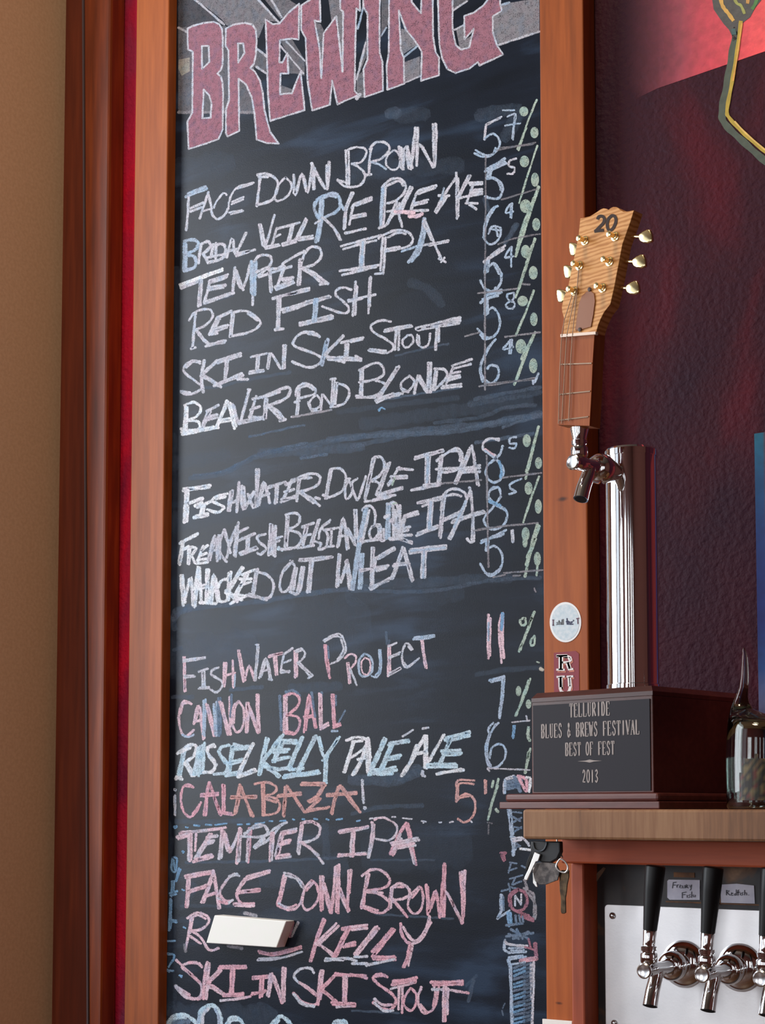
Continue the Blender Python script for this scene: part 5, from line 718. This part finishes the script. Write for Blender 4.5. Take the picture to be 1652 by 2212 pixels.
ink('handwriting', l2, [(INK, 2.0, q('1180,410 1180,475; 1178,415 1215,420 1182,445; 1190,445 1225,475; 1235,460 1262,450 1245,440 1235,475 1265,475; 1300,405 1300,475; 1298,455 1278,460 1278,475 1300,472; 1335,410 1322,415 1320,480; 1308,440 1345,435; 1350,445 1350,475; 1385,440 1365,450 1385,468 1362,475; 1402,410 1402,475; 1404,450 1425,445 1428,475; 1450,470 1455,475', 1360, 1850, 5.657))], YPAN-.0019)
# ------------------------------------------------------------------ beer faucets
def faucet_parts(O, n, rootless, flange, handle=True, name0='', sub=False, parent=None, lab=True, k=1.0, arm=.100):
    """O = centre of the mounting surface, n = outward unit vector. Builds the chrome pieces as objects parented to parent."""
    n = Vector(n).normalized(); U = Vector((0, 0, 1)); s = Vector((-n.y, n.x, 0)) * -1
    P = lambda a, z, l=0: O+n*(a*k)+U*(z*k)+s*(l*k)
    out = []
    def mk(nm, bm, mat=CHROME, label=None):
        o = obj(nm, bm, mat, None, True, label); o.parent = parent; out.append(o); return o
    if flange: mk('wall_flange', lathe(P(0, 0), n, [(0, .035*k), (.003*k, .0355*k), (.009*k, .032*k), (.014*k, .024*k), (.016*k, .017*k), (.030*k, .0165*k)], 40))
    mk('coupling_nut', lathe(P(0, 0), n, [(.0005 if not flange else .026*k, .012*k), (.028*k, .0205*k), (.034*k, .0225*k), (.044*k, .0222*k), (.050*k, .019*k), (.054*k, .012*k)], 36))
    mk('faucet_body', tube([P(.050, 0), P(.062, 0), P(.075, 0), P(arm-.012, .001), P(arm+.004, .001), P(arm+.012, .000)], [.0125*k, .0105*k, .0095*k, .0105*k, .0112*k, .008*k], 20))
    mk('spout', (lambda b: (tube_into(b, crom([P(arm-.024, .000), P(arm-.020, -.014), P(arm-.010, -.032), P(arm-.002, -.052)], 5), [(.0098+.00008*i)*k for i in range(16)], 20, True), b)[1])(bmesh.new()))
    dn = (P(arm-.002, -.052)-P(arm-.010, -.032)).normalized()
    mk('spout_bore', lathe(P(arm-.002, -.052)+dn*.0002, dn, [(0, .0090*k), (.0003, .0090*k)], 20), DARKHOLE)
    mk('body_web', tube([P(arm-.044, -.003), P(arm-.030, -.012), P(arm-.014, -.032)], [.0075*k, .0065*k, .005*k], 14))
    mk('pivot_screw', lathe(P(arm+.010, 0), n, [(0, .0075*k), (.002*k, .0112*k), (.006*k, .0115*k), (.0075*k, .0095*k), (.0068*k, .0082*k)], 28), CHROME2)
    mk('lever_nut', lathe(P(arm, .008), U, [(0, .009*k), (.002*k, .0112*k), (.004*k, .0122*k), (.015*k, .0122*k), (.017*k, .0112*k), (.0175*k, .0095*k), (.0195*k, .0095*k), (.020*k, .0112*k), (.026*k, .0112*k), (.027*k, .009*k)], 12))
    return out, P, n, U, s
GRP = 'chrome beer faucets on the steel plate'
labs = ['chrome beer faucet with black handle, nearest the cabinet post', 'chrome beer faucet with black handle, middle one right of the Freaky Fish label', 'chrome beer faucet with black handle, cut off by the right photo edge']
for i, fx in enumerate((1477, 1598.5, 1721)):
    O = W(fx, 2082+i*6.5, YPAN-.003); O.z = W(1477, 2082, YPAN-.003).z
    t = thing('beer_faucet', labs[i], 'faucet', GRP); 
    outs, P, n_, U_, s_ = faucet_parts(O, (0, -1, 0), t, True, parent=t, k=.97, arm=.115)
    top = P(.115, .035); ax = (U_*1.0+Vector((.105, 0, 0))).normalized()
    o = obj('ferrule', lathe(top, ax, [(0, .0088), (.003, .0086), (.021, .0098), (.022, .0092)], 24), CHROME, None, True); o.parent = t
    o = obj('handle', lathe(top, ax, [(.0215, .0088), (.0225, .0098), (.080, .0134), (.110, .0144), (.1125, .0138), (.1135, .0115)], 28), BLACKP, None, True); o.parent = t
# ------------------------------------------------------------------ trophy
ALF = math.radians(-9.0)
u = Vector((math.cos(ALF), math.sin(ALF), 0)); vv = Vector((-math.sin(ALF), math.cos(ALF), 0)); UP = Vector((0, 0, 1))
P0 = W(1424, 1747, YS+.004); P0.z = SHZ+.0004
def edge_left(px, base):         # width along -u from base so that it projects to px
    lo, hi = 0, .6
    for _ in range(50):
        m = (lo+hi)/2
        if PX(base-u*m)[0] > px: lo = m
        else: hi = m
    return lo
WPL = edge_left(1078, P0)
inset = .033
Q0 = P0-u*inset+vv*inset; WB = WPL-2*inset; 
print('TROPHY widths', WPL, WB, 'block right px', PX(Q0), 'block left px', PX(Q0-u*WB), 'WBfor1148', edge_left(1148, Q0))
WB = edge_left(1149, Q0); DB = .235
TM = lambda bx, by, bz=0: bx
def tbox(x0, x1, y0, y1, z0, z1, bv=0, base=None):
    """box in trophy coords: x along u from the plinth's right corner (negative = left), y into depth, z up"""
    M = Matrix(((u.x, vv.x, 0, P0.x), (u.y, vv.y, 0, P0.y), (0, 0, 1, P0.z), (0, 0, 0, 1))); return box_bm(x0, x1, y0, y1, z0, z1, bv, M)
def zat(px, py, pt): # height where the vertical line through pt appears at py
    lo, hi = -.5, 2
    for _ in range(50):
        m = (lo+hi)/2
        if PX(Vector((pt.x, pt.y, P0.z+m)))[1] > py: lo = m
        else: hi = m
    return lo
TR = thing('award_trophy', 'mahogany trophy base with chrome tap tower and guitar-headstock handle', 'trophy', loc=tuple(P0+u*(-WPL/2)+vv*.14))
z1 = zat(0, 1731, P0); z2 = zat(0, 1712, P0); z3 = zat(0, 1480, Q0)
DP = DB+2*inset
obj('plinth', tbox(-WPL, 0, 0, DP, 0, z1, .0015), MAHOG, TR)
obj('plinth_step', tbox(-WPL+.006, -.006, .006, DP-.006, z1, z2, .004), MAHOG, TR)
obj('block', tbox(-inset-WB, -inset, inset, inset+DB, z2, z3-.014, .0015), MAHOG, TR)
# top moulding: hip that slopes inward
bm = bmesh.new(); zA, zB = z3-.014, z3; q_ = [(-inset-WB, inset), (-inset, inset), (-inset, inset+DB), (-inset-WB, inset+DB)]; e = .006
qi = [(-inset-WB+e, inset+e), (-inset-e, inset+e), (-inset-e, inset+DB-e), (-inset-WB+e, inset+DB-e)]
def T3(x, y, z): return P0+u*x+vv*y+UP*z
lo_ = [bm.verts.new(T3(x, y, zA)) for x, y in q_]; mi_ = [bm.verts.new(T3(x, y, zA+.006)) for x, y in q_]; hi_ = [bm.verts.new(T3(x, y, zB)) for x, y in qi]
bm.faces.new(lo_[::-1]); bm.faces.new(hi_)
for i in range(4): j = (i+1) % 4; bm.faces.new((lo_[i], lo_[j], mi_[j], mi_[i])); bm.faces.new((mi_[i], mi_[j], hi_[j], hi_[i]))
bmesh.ops.recalc_face_normals(bm, faces=bm.faces); obj('top_moulding', bm, MAHOG, TR)
plq = obj('plaque', tbox(-inset-WB+.004, -inset-.004, inset-.0016, inset-.0001, z2+.003, z3-.019, .0004), PLAQUE, TR)
# engraved lettering: condensed serif capitals from strokes on the plaque plane
FONT = {'T': [('v', .5, 0, 1), ('h', 0, 1, 1), ('s', .5, 0), ('t', 0, .8, 1), ('t', 1, .8, 1)], 'E': [('v', .15, 0, 1), ('h', 0, .9, 1), ('h', .15, .7, .52), ('h', 0, .95, 0), ('t', .9, .8, 1), ('t', .95, 0, .2)], 'L': [('v', .15, 0, 1), ('s', .15, 1), ('h', 0, .95, 0), ('t', .95, 0, .22)],
        'U': [('v', .18, .2, 1), ('l', .8, .2, .8, 1), ('c', .18, .2, .8, .2), ('s', .18, 1), ('s', .8, 1)], 'R': [('v', .15, 0, 1), ('s', .15, 0), ('h', 0, .6, 1), ('b', .15, 1, .5), ('L', .45, .5, .95, 0)], 'I': [('v', .5, 0, 1), ('s', .5, 0), ('s', .5, 1)],
        'D': [('v', .15, 0, 1), ('b', .15, 1, 0)], 'B': [('v', .15, 0, 1), ('b', .15, 1, .52), ('b', .15, .52, 0)], 'S': [('S',)], '&': [('&',)], 'W': [('L', .0, 1, .28, 0), ('l', .28, 0, .5, .8), ('L', .5, .8, .74, 0), ('l', .74, 0, 1, 1), ('s', .0, 1), ('s', 1, 1)],
        'F': [('v', .15, 0, 1), ('s', .15, 0), ('h', 0, .9, 1), ('h', .15, .7, .5), ('t', .9, .8, 1)], 'V': [('L', 0, 1, .5, 0), ('l', .5, 0, 1, 1), ('s', 0, 1), ('s', 1, 1)], 'A': [('l', .05, 0, .5, 1), ('L', .5, 1, .92, 0), ('h', .2, .8, .35), ('s', .05, 0), ('s', .92, 0)],
        'O': [('O',)], '0': [('O',)], '2': [('2',)], '1': [('v', .5, 0, 1), ('s', .5, 0), ('l', .3, .85, .5, 1)], '3': [('3',)]}
def engrave(texts, name, plane, mat, parent, uu=u):
    vs, fs = [], []
    def seg(pts, w_, X, Z):       # pts in plane metres
        n = len(pts); b = len(vs)
        for i, (x, z) in enumerate(pts):
            a_ = pts[max(i-1, 0)]; c_ = pts[min(i+1, n-1)]; dx, dz = c_[0]-a_[0], c_[1]-a_[1]; L = math.hypot(dx, dz) or 1
            for s_ in (-1, 1): vs.append(tuple(plane(x-dz/L*w_*.5*s_, z+dx/L*w_*.5*s_)))
        for i in range(n-1): fs.append((b+2*i, b+2*i+1, b+2*i+3, b+2*i+2))
    for txt, cx, z0, h, wd in texts:
        tot = len(txt); x = cx-wd/2; adv = wd/tot
        for ch in txt:
            if ch != ' ':
                lw = adv*.74; TH_, TN = h*.13, h*.055
                g = lambda a, b: (x+a*lw+adv*.1, z0+b*h)
                for it in FONT[ch]:
                    k_ = it[0]
                    if k_ == 'v': seg([g(it[1], it[2]), g(it[1], it[3])], TH_, 0, 0)
                    elif k_ == 'h': seg([g(it[1], it[3]), g(it[2], it[3])], TN, 0, 0)
                    elif k_ == 's': seg([g(it[1]-.2, it[2]), g(it[1]+.2, it[2])], TN, 0, 0)
                    elif k_ == 't': seg([g(it[1], it[2]), g(it[1], it[3])], TN, 0, 0)
                    elif k_ == 'l': seg([g(it[1], it[2]), g(it[3], it[4])], TN, 0, 0)
                    elif k_ == 'L': seg([g(it[1], it[2]), g(it[3], it[4])], TH_, 0, 0)
                    elif k_ == 'c': seg([g(it[1]+(it[3]-it[1])*(1-math.cos(a*math.pi/6))/2, it[2]-.2*math.sin(a*math.pi/6)) for a in range(7)], TN*1.4, 0, 0)
                    elif k_ == 'b':
                        zt_, zb2 = it[2], it[3]; seg([g(0, zt_), g(.5, zt_)], TN, 0, 0); seg([g(0, zb2), g(.5, zb2)], TN, 0, 0); seg([g(.45+.4*math.sin(a*math.pi/8), zt_+(zb2-zt_)*(1-math.cos(a*math.pi/8))/2) for a in range(9)], TH_*.9, 0, 0)
                    elif k_ == 'O': seg([g(.5+.42*math.cos(a*math.pi/8), .5+.5*math.sin(a*math.pi/8)) for a in range(17)], TH_*.8, 0, 0)
                    elif k_ == 'S': seg([g(*p) for p in crom([(.82, .75), (.7, .97), (.35, .98), (.15, .75), (.4, .56), (.75, .42), (.85, .2), (.6, .02), (.3, .02), (.12, .26)], 3)], TH_*.75, 0, 0)
                    elif k_ == '&': seg([g(*p) for p in crom([(.95, .1), (.3, .8), (.45, 1), (.6, .8), (.2, .4), (.2, .1), (.5, 0), (.85, .45)], 3)], TH_*.7, 0, 0)
                    elif k_ == '2': seg([g(*p) for p in crom([(.15, .75), (.4, 1), (.8, .8), (.6, .45), (.1, .03)], 4)], TH_*.8, 0, 0); seg([g(.1, .04), g(.9, .04)], TH_*.7, 0, 0)
                    elif k_ == '3': seg([g(*p) for p in crom([(.15, .85), (.5, 1), (.8, .78), (.4, .53), (.85, .3), (.5, 0), (.1, .15)], 3)], TH_*.8, 0, 0)
            x += adv
    me = bpy.data.meshes.new(name); me.from_pydata(vs, [], fs); o = link(name, me, mat, parent); return o
LETTER = plain('engraved_silver_fill', C3(158, 146, 142), .5)
pl_plane = lambda x, z: P0+u*x+vv*(inset-.0021)+UP*z
def tpx(px, py):                 # photo pixel -> plaque (x, z)
    p = WP(px, py, pl_plane(0, 0), vv); return ((p-P0).dot(u), p.z-P0.z)
rows = []
for txt, xL, xR, yT, yB in [('TELLURIDE', 1229, 1318, 1518, 1547), ('BLUES & BREWS FESTIVAL', 1168, 1382, 1560, 1590), ('BEST OF FEST', 1220, 1328, 1603, 1631), ('2013', 1257, 1293, 1663, 1690)]:
    a1, a2 = tpx(xL, (yT+yB)/2), tpx(xR, (yT+yB)/2); zt_, zb2 = tpx((xL+xR)/2, yT)[1], tpx((xL+xR)/2, yB)[1]; rows.append((txt, (a1[0]+a2[0])/2, zb2, zt_-zb2, a2[0]-a1[0]))
o = engrave(rows, 'engraved_lettering', pl_plane, LETTER, plq)
b1, b2 = tpx(1247, 1645), tpx(1300, 1643); mx_, mz = (b1[0]+b2[0])/2, (b1[1]+b2[1])/2
orn = [(b1[0], mz), (mx_-.008, mz+.0008), (mx_, mz+.0022), (mx_+.008, mz+.0008), (b2[0], mz), (mx_+.008, mz-.0008), (mx_, mz-.0022), (mx_-.008, mz-.0008)]
o = rawobj('engraved_ornament', [pl_plane(x, z) for x, z in orn], [tuple(range(8))], LETTER); o.parent = plq
for ch in plq.children: ch.matrix_parent_inverse = Matrix.Identity(4)
# tower
def on_top(px, py, z):
    d = ray(px, py); t = (z-CAM.z)/d.z; return CAM+d*t
Zt = P0.z+z3
TC = Q0-u*.125+vv*.085; TC.z = Zt
for _ in range(30):              # slide along u so that the axis sits at px 1368
    e_ = PX(TC)[0]-1368; TC = TC-u*(e_/1000.)
rT = .038
def rad_for():
    a_ = PX(TC+Vector((math.cos(PHI), math.sin(PHI), 0))*.038)[0]-PX(TC)[0]; return .038*55.5/a_
rT = rad_for(); HT = 0
lo, hi = 0, 1
for _ in range(40):
    m = (lo+hi)/2
    if PX(TC+UP*m)[1] > 972: lo = m
    else: hi = m
HT = lo; print('tower r', rT, 'h', HT)
obj('tower_column', lathe(TC, UP, [(0, rT), (HT-.012, rT)], 64), CHROME, TR, True)
obj('tower_cap', lathe(TC+UP*(HT-.012), UP, [(0, rT+.0012), (.009, rT+.0012), (.012, rT-.001), (.0128, rT*.6), (.013, .002)], 64), CHROME, TR, True)
obj('tower_foot', lathe(TC, UP, [(0, rT+.004), (.002, rT+.004), (.004, rT+.0018), (.010, rT+.0015), (.011, rT)], 64), CHROME, TR, True)
# tower faucet, as one part with its pieces
nf = -vv; zf = zat(0, 999, TC+nf*(rT+.098))
FO = Vector((TC.x, TC.y, P0.z+zf))+nf*(rT-.002)
shk = obj('tower_faucet', lathe(FO, nf, [(0, .013), (.012, .013)], 28), CHROME, TR, True, label='chrome faucet on the tower')
outs, P, n_, U_, s_ = faucet_parts(FO, nf, None, False, parent=shk, k=1.0, arm=.088)
for o in shk.children: o.matrix_parent_inverse = Matrix.Identity(4)
print('tower faucet head px', PX(P(.1, 0)), 'want 1245,1004')
hb = P(.088, .030)
o = obj('ferrule', lathe(hb, (UP+u*.03).normalized(), [(0, .0085), (.002, .009), (.021, .0135), (.0225, .0135), (.0235, .008), (.030, .008)], 28), CHROME, None, True); o.parent = shk
print('ferrule top px', PX(hb+UP*.022), 'want ~1248,922')
# guitar headstock handle ; face plane perpendicular to vv
thk = .026
hp = hb+UP*.023+nf*(thk*.5)      # a point on the front face plane
def G(px, py, off=0.0): return WP(px, py, hp+vv*off, vv)
def gprism(pts, th, off=0.0, bv=0): return prism_bm([G(x, y, off) for x, y in pts], vv*th, bv)
neck_pts = [(1218, 718), (1284, 713), (1281, 780), (1277, 850), (1274, 921), (1204.6, 918), (1208, 850), (1212, 780)]
HN = obj('tap_handle', gprism([(1217, 724), (1287, 718), (1283, 780), (1280, 850), (1276, 921), (1206, 919), (1209, 850), (1213, 780)], thk-.004, .004, .0008), NECKW, TR, label='guitar neck and headstock tap handle')
def sub(name, bm, mat, smooth=False, label=None):
    o = obj(name, bm, mat, None, smooth, label); o.parent = HN; o.matrix_parent_inverse = Matrix.Identity(4); return o
sub('fretboard', gprism([(1213, 725), (1284, 719), (1280, 780), (1277, 850), (1273, 920), (1204.6, 918), (1207, 850), (1210, 780)], .0042, 0, .0005), FRETW)
head = [(1253, 471.6), (1262, 470), (1274, 467), (1283, 461.5), (1290, 457), (1297, 452), (1303, 449.6), (1310, 451), (1314, 453), (1319, 449), (1324, 446.8), (1330, 446.8), (1335, 449), (1340, 454), (1346, 457), (1356, 456.5), (1369, 454), (1361, 480), (1353, 502), (1344, 527.6), (1334, 580), (1326, 622), (1318, 657), (1311, 666), (1304, 675), (1297, 689), (1292, 701), (1287, 719), (1216, 724), (1218, 705), (1218, 688), (1214, 674), (1213, 663), (1217, 644), (1227, 618), (1231, 597), (1236, 573), (1243, 541), (1249, 510)]
sub('headstock', gprism(head, .021, 0, .0006), OAK)
sub('nut', gprism([(1210, 722), (1286, 716), (1286, 722), (1210, 728.5)], .006, -.0030), plain('bone_nut', C3(235, 215, 200), .4))
sub('truss_rod_cover', gprism([(1242, 713), (1246, 680), (1250, 655), (1256, 639), (1266, 630), (1275, 628), (1283, 634), (1285, 650), (1281, 680), (1276, 706), (1258, 711)], .0016, -.0016, .0005), plain('brown_cover', C3(140, 82, 40), .3))
for cx, cy in ((1273, 625), (1252, 712)): sub('cover_screw', lathe(G(cx, cy, -.0018), -vv, [(0, .0032), (.001, .003), (.0014, .001)], 12), plain('dark_screw', C3(56, 30, 26), .5), True)
wire = plain('wire', C3(184, 160, 140), .35, .6)
for a_, b_ in (((1212, 787), (1278, 784.5)), ((1209, 852), (1275, 845)), ((1208, 908), (1271, 900))):
    sub('fret', tube([G(*a_, -.0004), G(*b_, -.0004)], .0011, 8), wire)
for pts in ([(1213, 728), (1209, 800), (1206, 915)], [(1224, 726), (1220, 790), (1216, 860), (1213, 915)], [(1236, 725), (1232, 790), (1231, 850), (1228, 910)], [(1224, 724), (1236, 665), (1243, 630)], [(1236, 724), (1243, 660), (1250, 580)], [(1213, 726), (1219, 690), (1238, 630)]):
    sub('string', tube([G(x, y, -.0032) for x, y in pts], .0007, 6), wire)
for cx, cy in ((1264, 520), (1252, 574), (1242, 629), (1329, 511), (1317, 565), (1302, 622)):
    c0 = G(cx, cy, 0)
    sub('tuner_post', lathe(c0, -vv, [(0, .0068), (.0015, .0068), (.002, .0052), (.0045, .005), (.005, .0036), (.013, .0036), (.0135, .0042), (.0165, .0042), (.017, .003)], 20), GOLD, True)
def button(cx, cy, side, wpx=26, hpx=30, rot=0):
    prof = [(-.5, 0), (-.42, .26), (-.1, .40), (.25, .48), (.45, .42), (.5, .1), (.48, -.2), (.42, -.42), (.1, -.46), (-.2, -.38), (-.42, -.22)]
    pts = []
    for a_, b_ in prof:
        a_ *= side; X = a_*wpx; Yy = -b_*hpx; c_, s_ = math.cos(rot), math.sin(rot); pts.append((cx+X*c_-Yy*s_, cy+X*s_+Yy*c_))
    if side < 0: pts = pts[::-1]
    bm = prism_bm([G(x, y, .009) for x, y in pts], vv*.006); bmesh.ops.bevel(bm, geom=list(bm.edges), offset=.0022, segments=3, profile=.5, affect='EDGES', clamp_overlap=True); return bm
for cx, cy in ((1392, 511), (1378, 565), (1364, 622)): 
    sub('tuner_button', button(cx, cy, 1, 31, 32, -.22), GOLD, True)
    sub('tuner_shaft', tube([G(cx-11, cy, .012), G(cx-45, cy-1, .012)], .0022, 10), GOLD, True)
for cx, cy in ((1241, 537), (1229, 586), (1214, 638)): sub('tuner_button', button(cx-1, cy, -1, 24, 32, -.1), GOLD, True)
# burned number 20
nv = []
def gink(name, strokes, w0, mat):
    vs, fs = [], []
    for pts in strokes:
        pts = crom(pts, 5); n = len(pts); b = len(vs)
        for i, (x, y) in enumerate(pts):
            a_ = pts[max(i-1, 0)]; c_ = pts[min(i+1, n-1)]; dx, dy = c_[0]-a_[0], c_[1]-a_[1]; L = math.hypot(dx, dy) or 1
            for s_ in (-1, 1): vs.append(tuple(G(x-dy/L*w0*.5*s_, y+dx/L*w0*.5*s_, -.0006-.00001*(i % 2))))
        fs += [(b+2*i, b+2*i+1, b+2*i+3, b+2*i+2) for i in range(n-1)]
    me = bpy.data.meshes.new(name); me.from_pydata(vs, [], fs); o = link(name, me, mat, HN); return o
gink('burned_number', [[(1290, 474), (1293, 468), (1300, 467), (1305, 472), (1303, 481), (1295, 490), (1285, 500)], [(1283, 499.5), (1294, 498), (1304, 497)], [(1319, 467), (1313, 474), (1311, 486), (1314, 496), (1320, 496.5), (1326, 489), (1330, 477), (1328, 468), (1322, 465.5), (1318, 468)]], 6.6, plain('burned_brown', C3(44, 22, 14), .7))
# ------------------------------------------------------------------ glass bottle with hooked neck
def glass_mat():
    N = NT('smoky_glass'); b = N.b; b.inputs['Base Color'].default_value = (.62, .72, .69, 1); b.inputs['Roughness'].default_value = .03; b.inputs['IOR'].default_value = 1.45; b.inputs['Transmission Weight'].default_value = 1; return N.m
GLASS = glass_mat()
gl = thing('glass_decanter', 'clear glass decanter with a tall curved horn-like neck on shelf', 'decanter')
YG = YS+.075
def gp(px, py): return W(px, py, YG)
rows_g = [(1652, 1747.5, 78), (1652, 1742, 81), (1652, 1700, 82), (1651, 1640, 82), (1651, 1600, 81), (1650, 1578, 79), (1645, 1563, 73), (1631, 1552, 58), (1613, 1542, 38), (1602, 1532, 24.5), (1600, 1518, 18), (1602, 1504, 13.5), (1606, 1485, 10.5), (1608, 1460, 8.6), (1608.5, 1435, 7.2), (1608, 1415, 5.4), (1606.5, 1404, 3.6), (1605.5, 1399, 1.6)]
pts = []; rad = []
sc_ = PX(gp(1652, 1600)+Vector((math.cos(PHI), math.sin(PHI), 0))*.01)[0]-1652
for px, py, rp in rows_g: pts.append(gp(px, py)); rad.append(rp*.01/sc_)
zsh = SHZ+.0006-pts[0].z
pts = [p+UP*0 for p in pts]; pts[0].z = SHZ+.0006
bm = bmesh.new()
def vrings(pts, rad, seg=48):
    rings = [[bm.verts.new(p+Vector((math.cos(2*math.pi*i/seg), math.sin(2*math.pi*i/seg), 0))*r) for i in range(seg)] for p, r in zip(pts, rad)]
    for A, B in zip(rings, rings[1:]):
        for i in range(seg): bm.faces.new((A[i], A[(i+1) % seg], B[(i+1) % seg], B[i]))
    bm.faces.new(rings[0][::-1]); bm.faces.new(rings[-1])
vrings(pts, rad)
inner = [(p+UP*(.006 if i < 2 else -.001 if i > 12 else 0), max(r-.0045, .001)) for i, (p, r) in enumerate(zip(pts, rad))][1:8]
vrings([a for a, b in inner][::1], [b for a, b in inner])
bmesh.ops.recalc_face_normals(bm, faces=bm.faces)
o = obj('glass_body', bm, GLASS, gl, True)
# coloured reflections in the glass, painted as a patch on the body
lc = []
cx_, cy_ = pts[2].x, pts[2].y; rl = rad[2]+.0006
me = bpy.data.meshes.new('painted_reflection'); vs = []; fs = []; cl = []
palette = [C3(60, 52, 44), C3(150, 120, 80), C3(150, 60, 50), C3(170, 150, 96), C3(52, 60, 44), C3(128, 120, 80)]
NN = 14; MM = 10
for j in range(MM+1):
    for i in range(NN+1):
        an = math.radians(-112+i*72/NN); z = 1.512+j*.062/MM
        vs.append((cx_+rl*math.cos(an), cy_+rl*math.sin(an), z)); cl.append(random.choice(palette) if random.random() < .7 else palette[0])
fs = [(j*(NN+1)+i, j*(NN+1)+i+1, (j+1)*(NN+1)+i+1, (j+1)*(NN+1)+i) for j in range(MM) for i in range(NN) if (i-6)**2/36+(j-2)**2/50 < 1.0]
me.from_pydata(vs, [], fs); c_ = me.color_attributes.new('Col', 'FLOAT_COLOR', 'POINT')
for i, c in enumerate(cl): c_.data[i].color = tuple(x*.4 for x in c[:3])+(1,)
link('painted_reflection', me, FLATC, gl)
# ------------------------------------------------------------------ keys hanging under the shelf's end
KY = thing('key_ring', 'bunch of keys with black fob hanging below the shelf corner', 'keys', loc=tuple(W(1190, 1816, -.33)))
def kp(pts, Y, th, bv=.0006): return prism_bm([W(x, y, Y) for x, y in pts], Vector((0, th, 0)), bv)
def k2(s): return [(1060+float(p.split(',')[0])/8.26, 1790+float(p.split(',')[1])/8.26) for p in s.split()]
obj('key_fob', kp(k2('710,225 1230,230 1235,420 1180,540 1060,610 900,600 760,520 700,400'), -.352, .010, .0018), plain('black_rubber', (.014, .015, .018, 1), .45), KY, label='black plastic fob')
obj('fob_button', tube([W(*p, -.3535) for p in crom(k2('755,240 765,320 800,380 880,405 950,370 990,290 995,240'), 5)], .0012, 8), plain('grey_rubber', C3(70, 78, 86), .5), KY)
obj('key_fob', kp(k2('720,400 800,420 700,600 640,760 610,720 650,560'), -.350, .004), BLACKP, KY)
SILV = plain('bright_key_steel', (.92, .91, .88, 1), .3, .6)
obj('key', kp(k2('780,420 880,460 840,580 800,590 640,925 590,905 600,860 660,740'), -.357, .0024), SILV, KY, label='bright silver key')
DK = grainy('worn_nickel', C3(70, 66, 66), C3(120, 112, 108), 120, .35, .7, .1)
obj('key', kp(k2('800,610 1000,590 1160,620 1230,760 1190,920 1080,960 980,1000 860,1000 790,940 740,760'), -.3475, .0024), DK, KY)
obj('key', kp(k2('745,680 800,690 815,980 830,1040 800,1040 750,970'), -.345, .002), SILV, KY)
BRASS = grainy('dull_brass', C3(60, 46, 32), C3(104, 84, 60), 100, .4, .6, .1)
obj('key', kp(k2('1210,760 1270,740 1390,740 1390,860 1360,1000 1345,1150 1330,1240 1335,1500 1300,1520 1260,1515 1245,1480 1245,1240 1225,1100 1220,900'), -.343, .0024), BRASS, KY)
obj('ring', tube([W(*p, -.349) for p in crom(k2('1180,620 1240,540 1330,600 1375,700 1330,780 1230,760 1170,690 1180,620'), 5)], .0012, 8), SILV, KY)
obj('hook', tube([W(*p, -.330) for p in k2('1180,180 1190,330 1240,420 1280,520')], .0012, 8), SILV, KY)
# empties of the faucets and the decanter stand at their things' own base
for root, base in [(o_, None) for o_ in sc.collection.objects if o_.type == 'EMPTY' and o_.get('label') and o_.location.length == 0]:
    kids = [c for c in root.children if c.type == 'MESH']
    co = [v.co for c in kids for v in c.data.vertices]
    zlo = min(v.z for v in co); base = Vector((sum(v.x for v in co)/len(co), sum(v.y for v in co)/len(co), zlo))
    if root.name.startswith('beer_faucet'): base = Vector((kids[0].data.vertices[0].co.x, YPAN-.003, W(1477, 2082, YPAN-.003).z))
    root.location = base
    for c in kids: c.matrix_parent_inverse = Matrix.Translation(base).inverted()
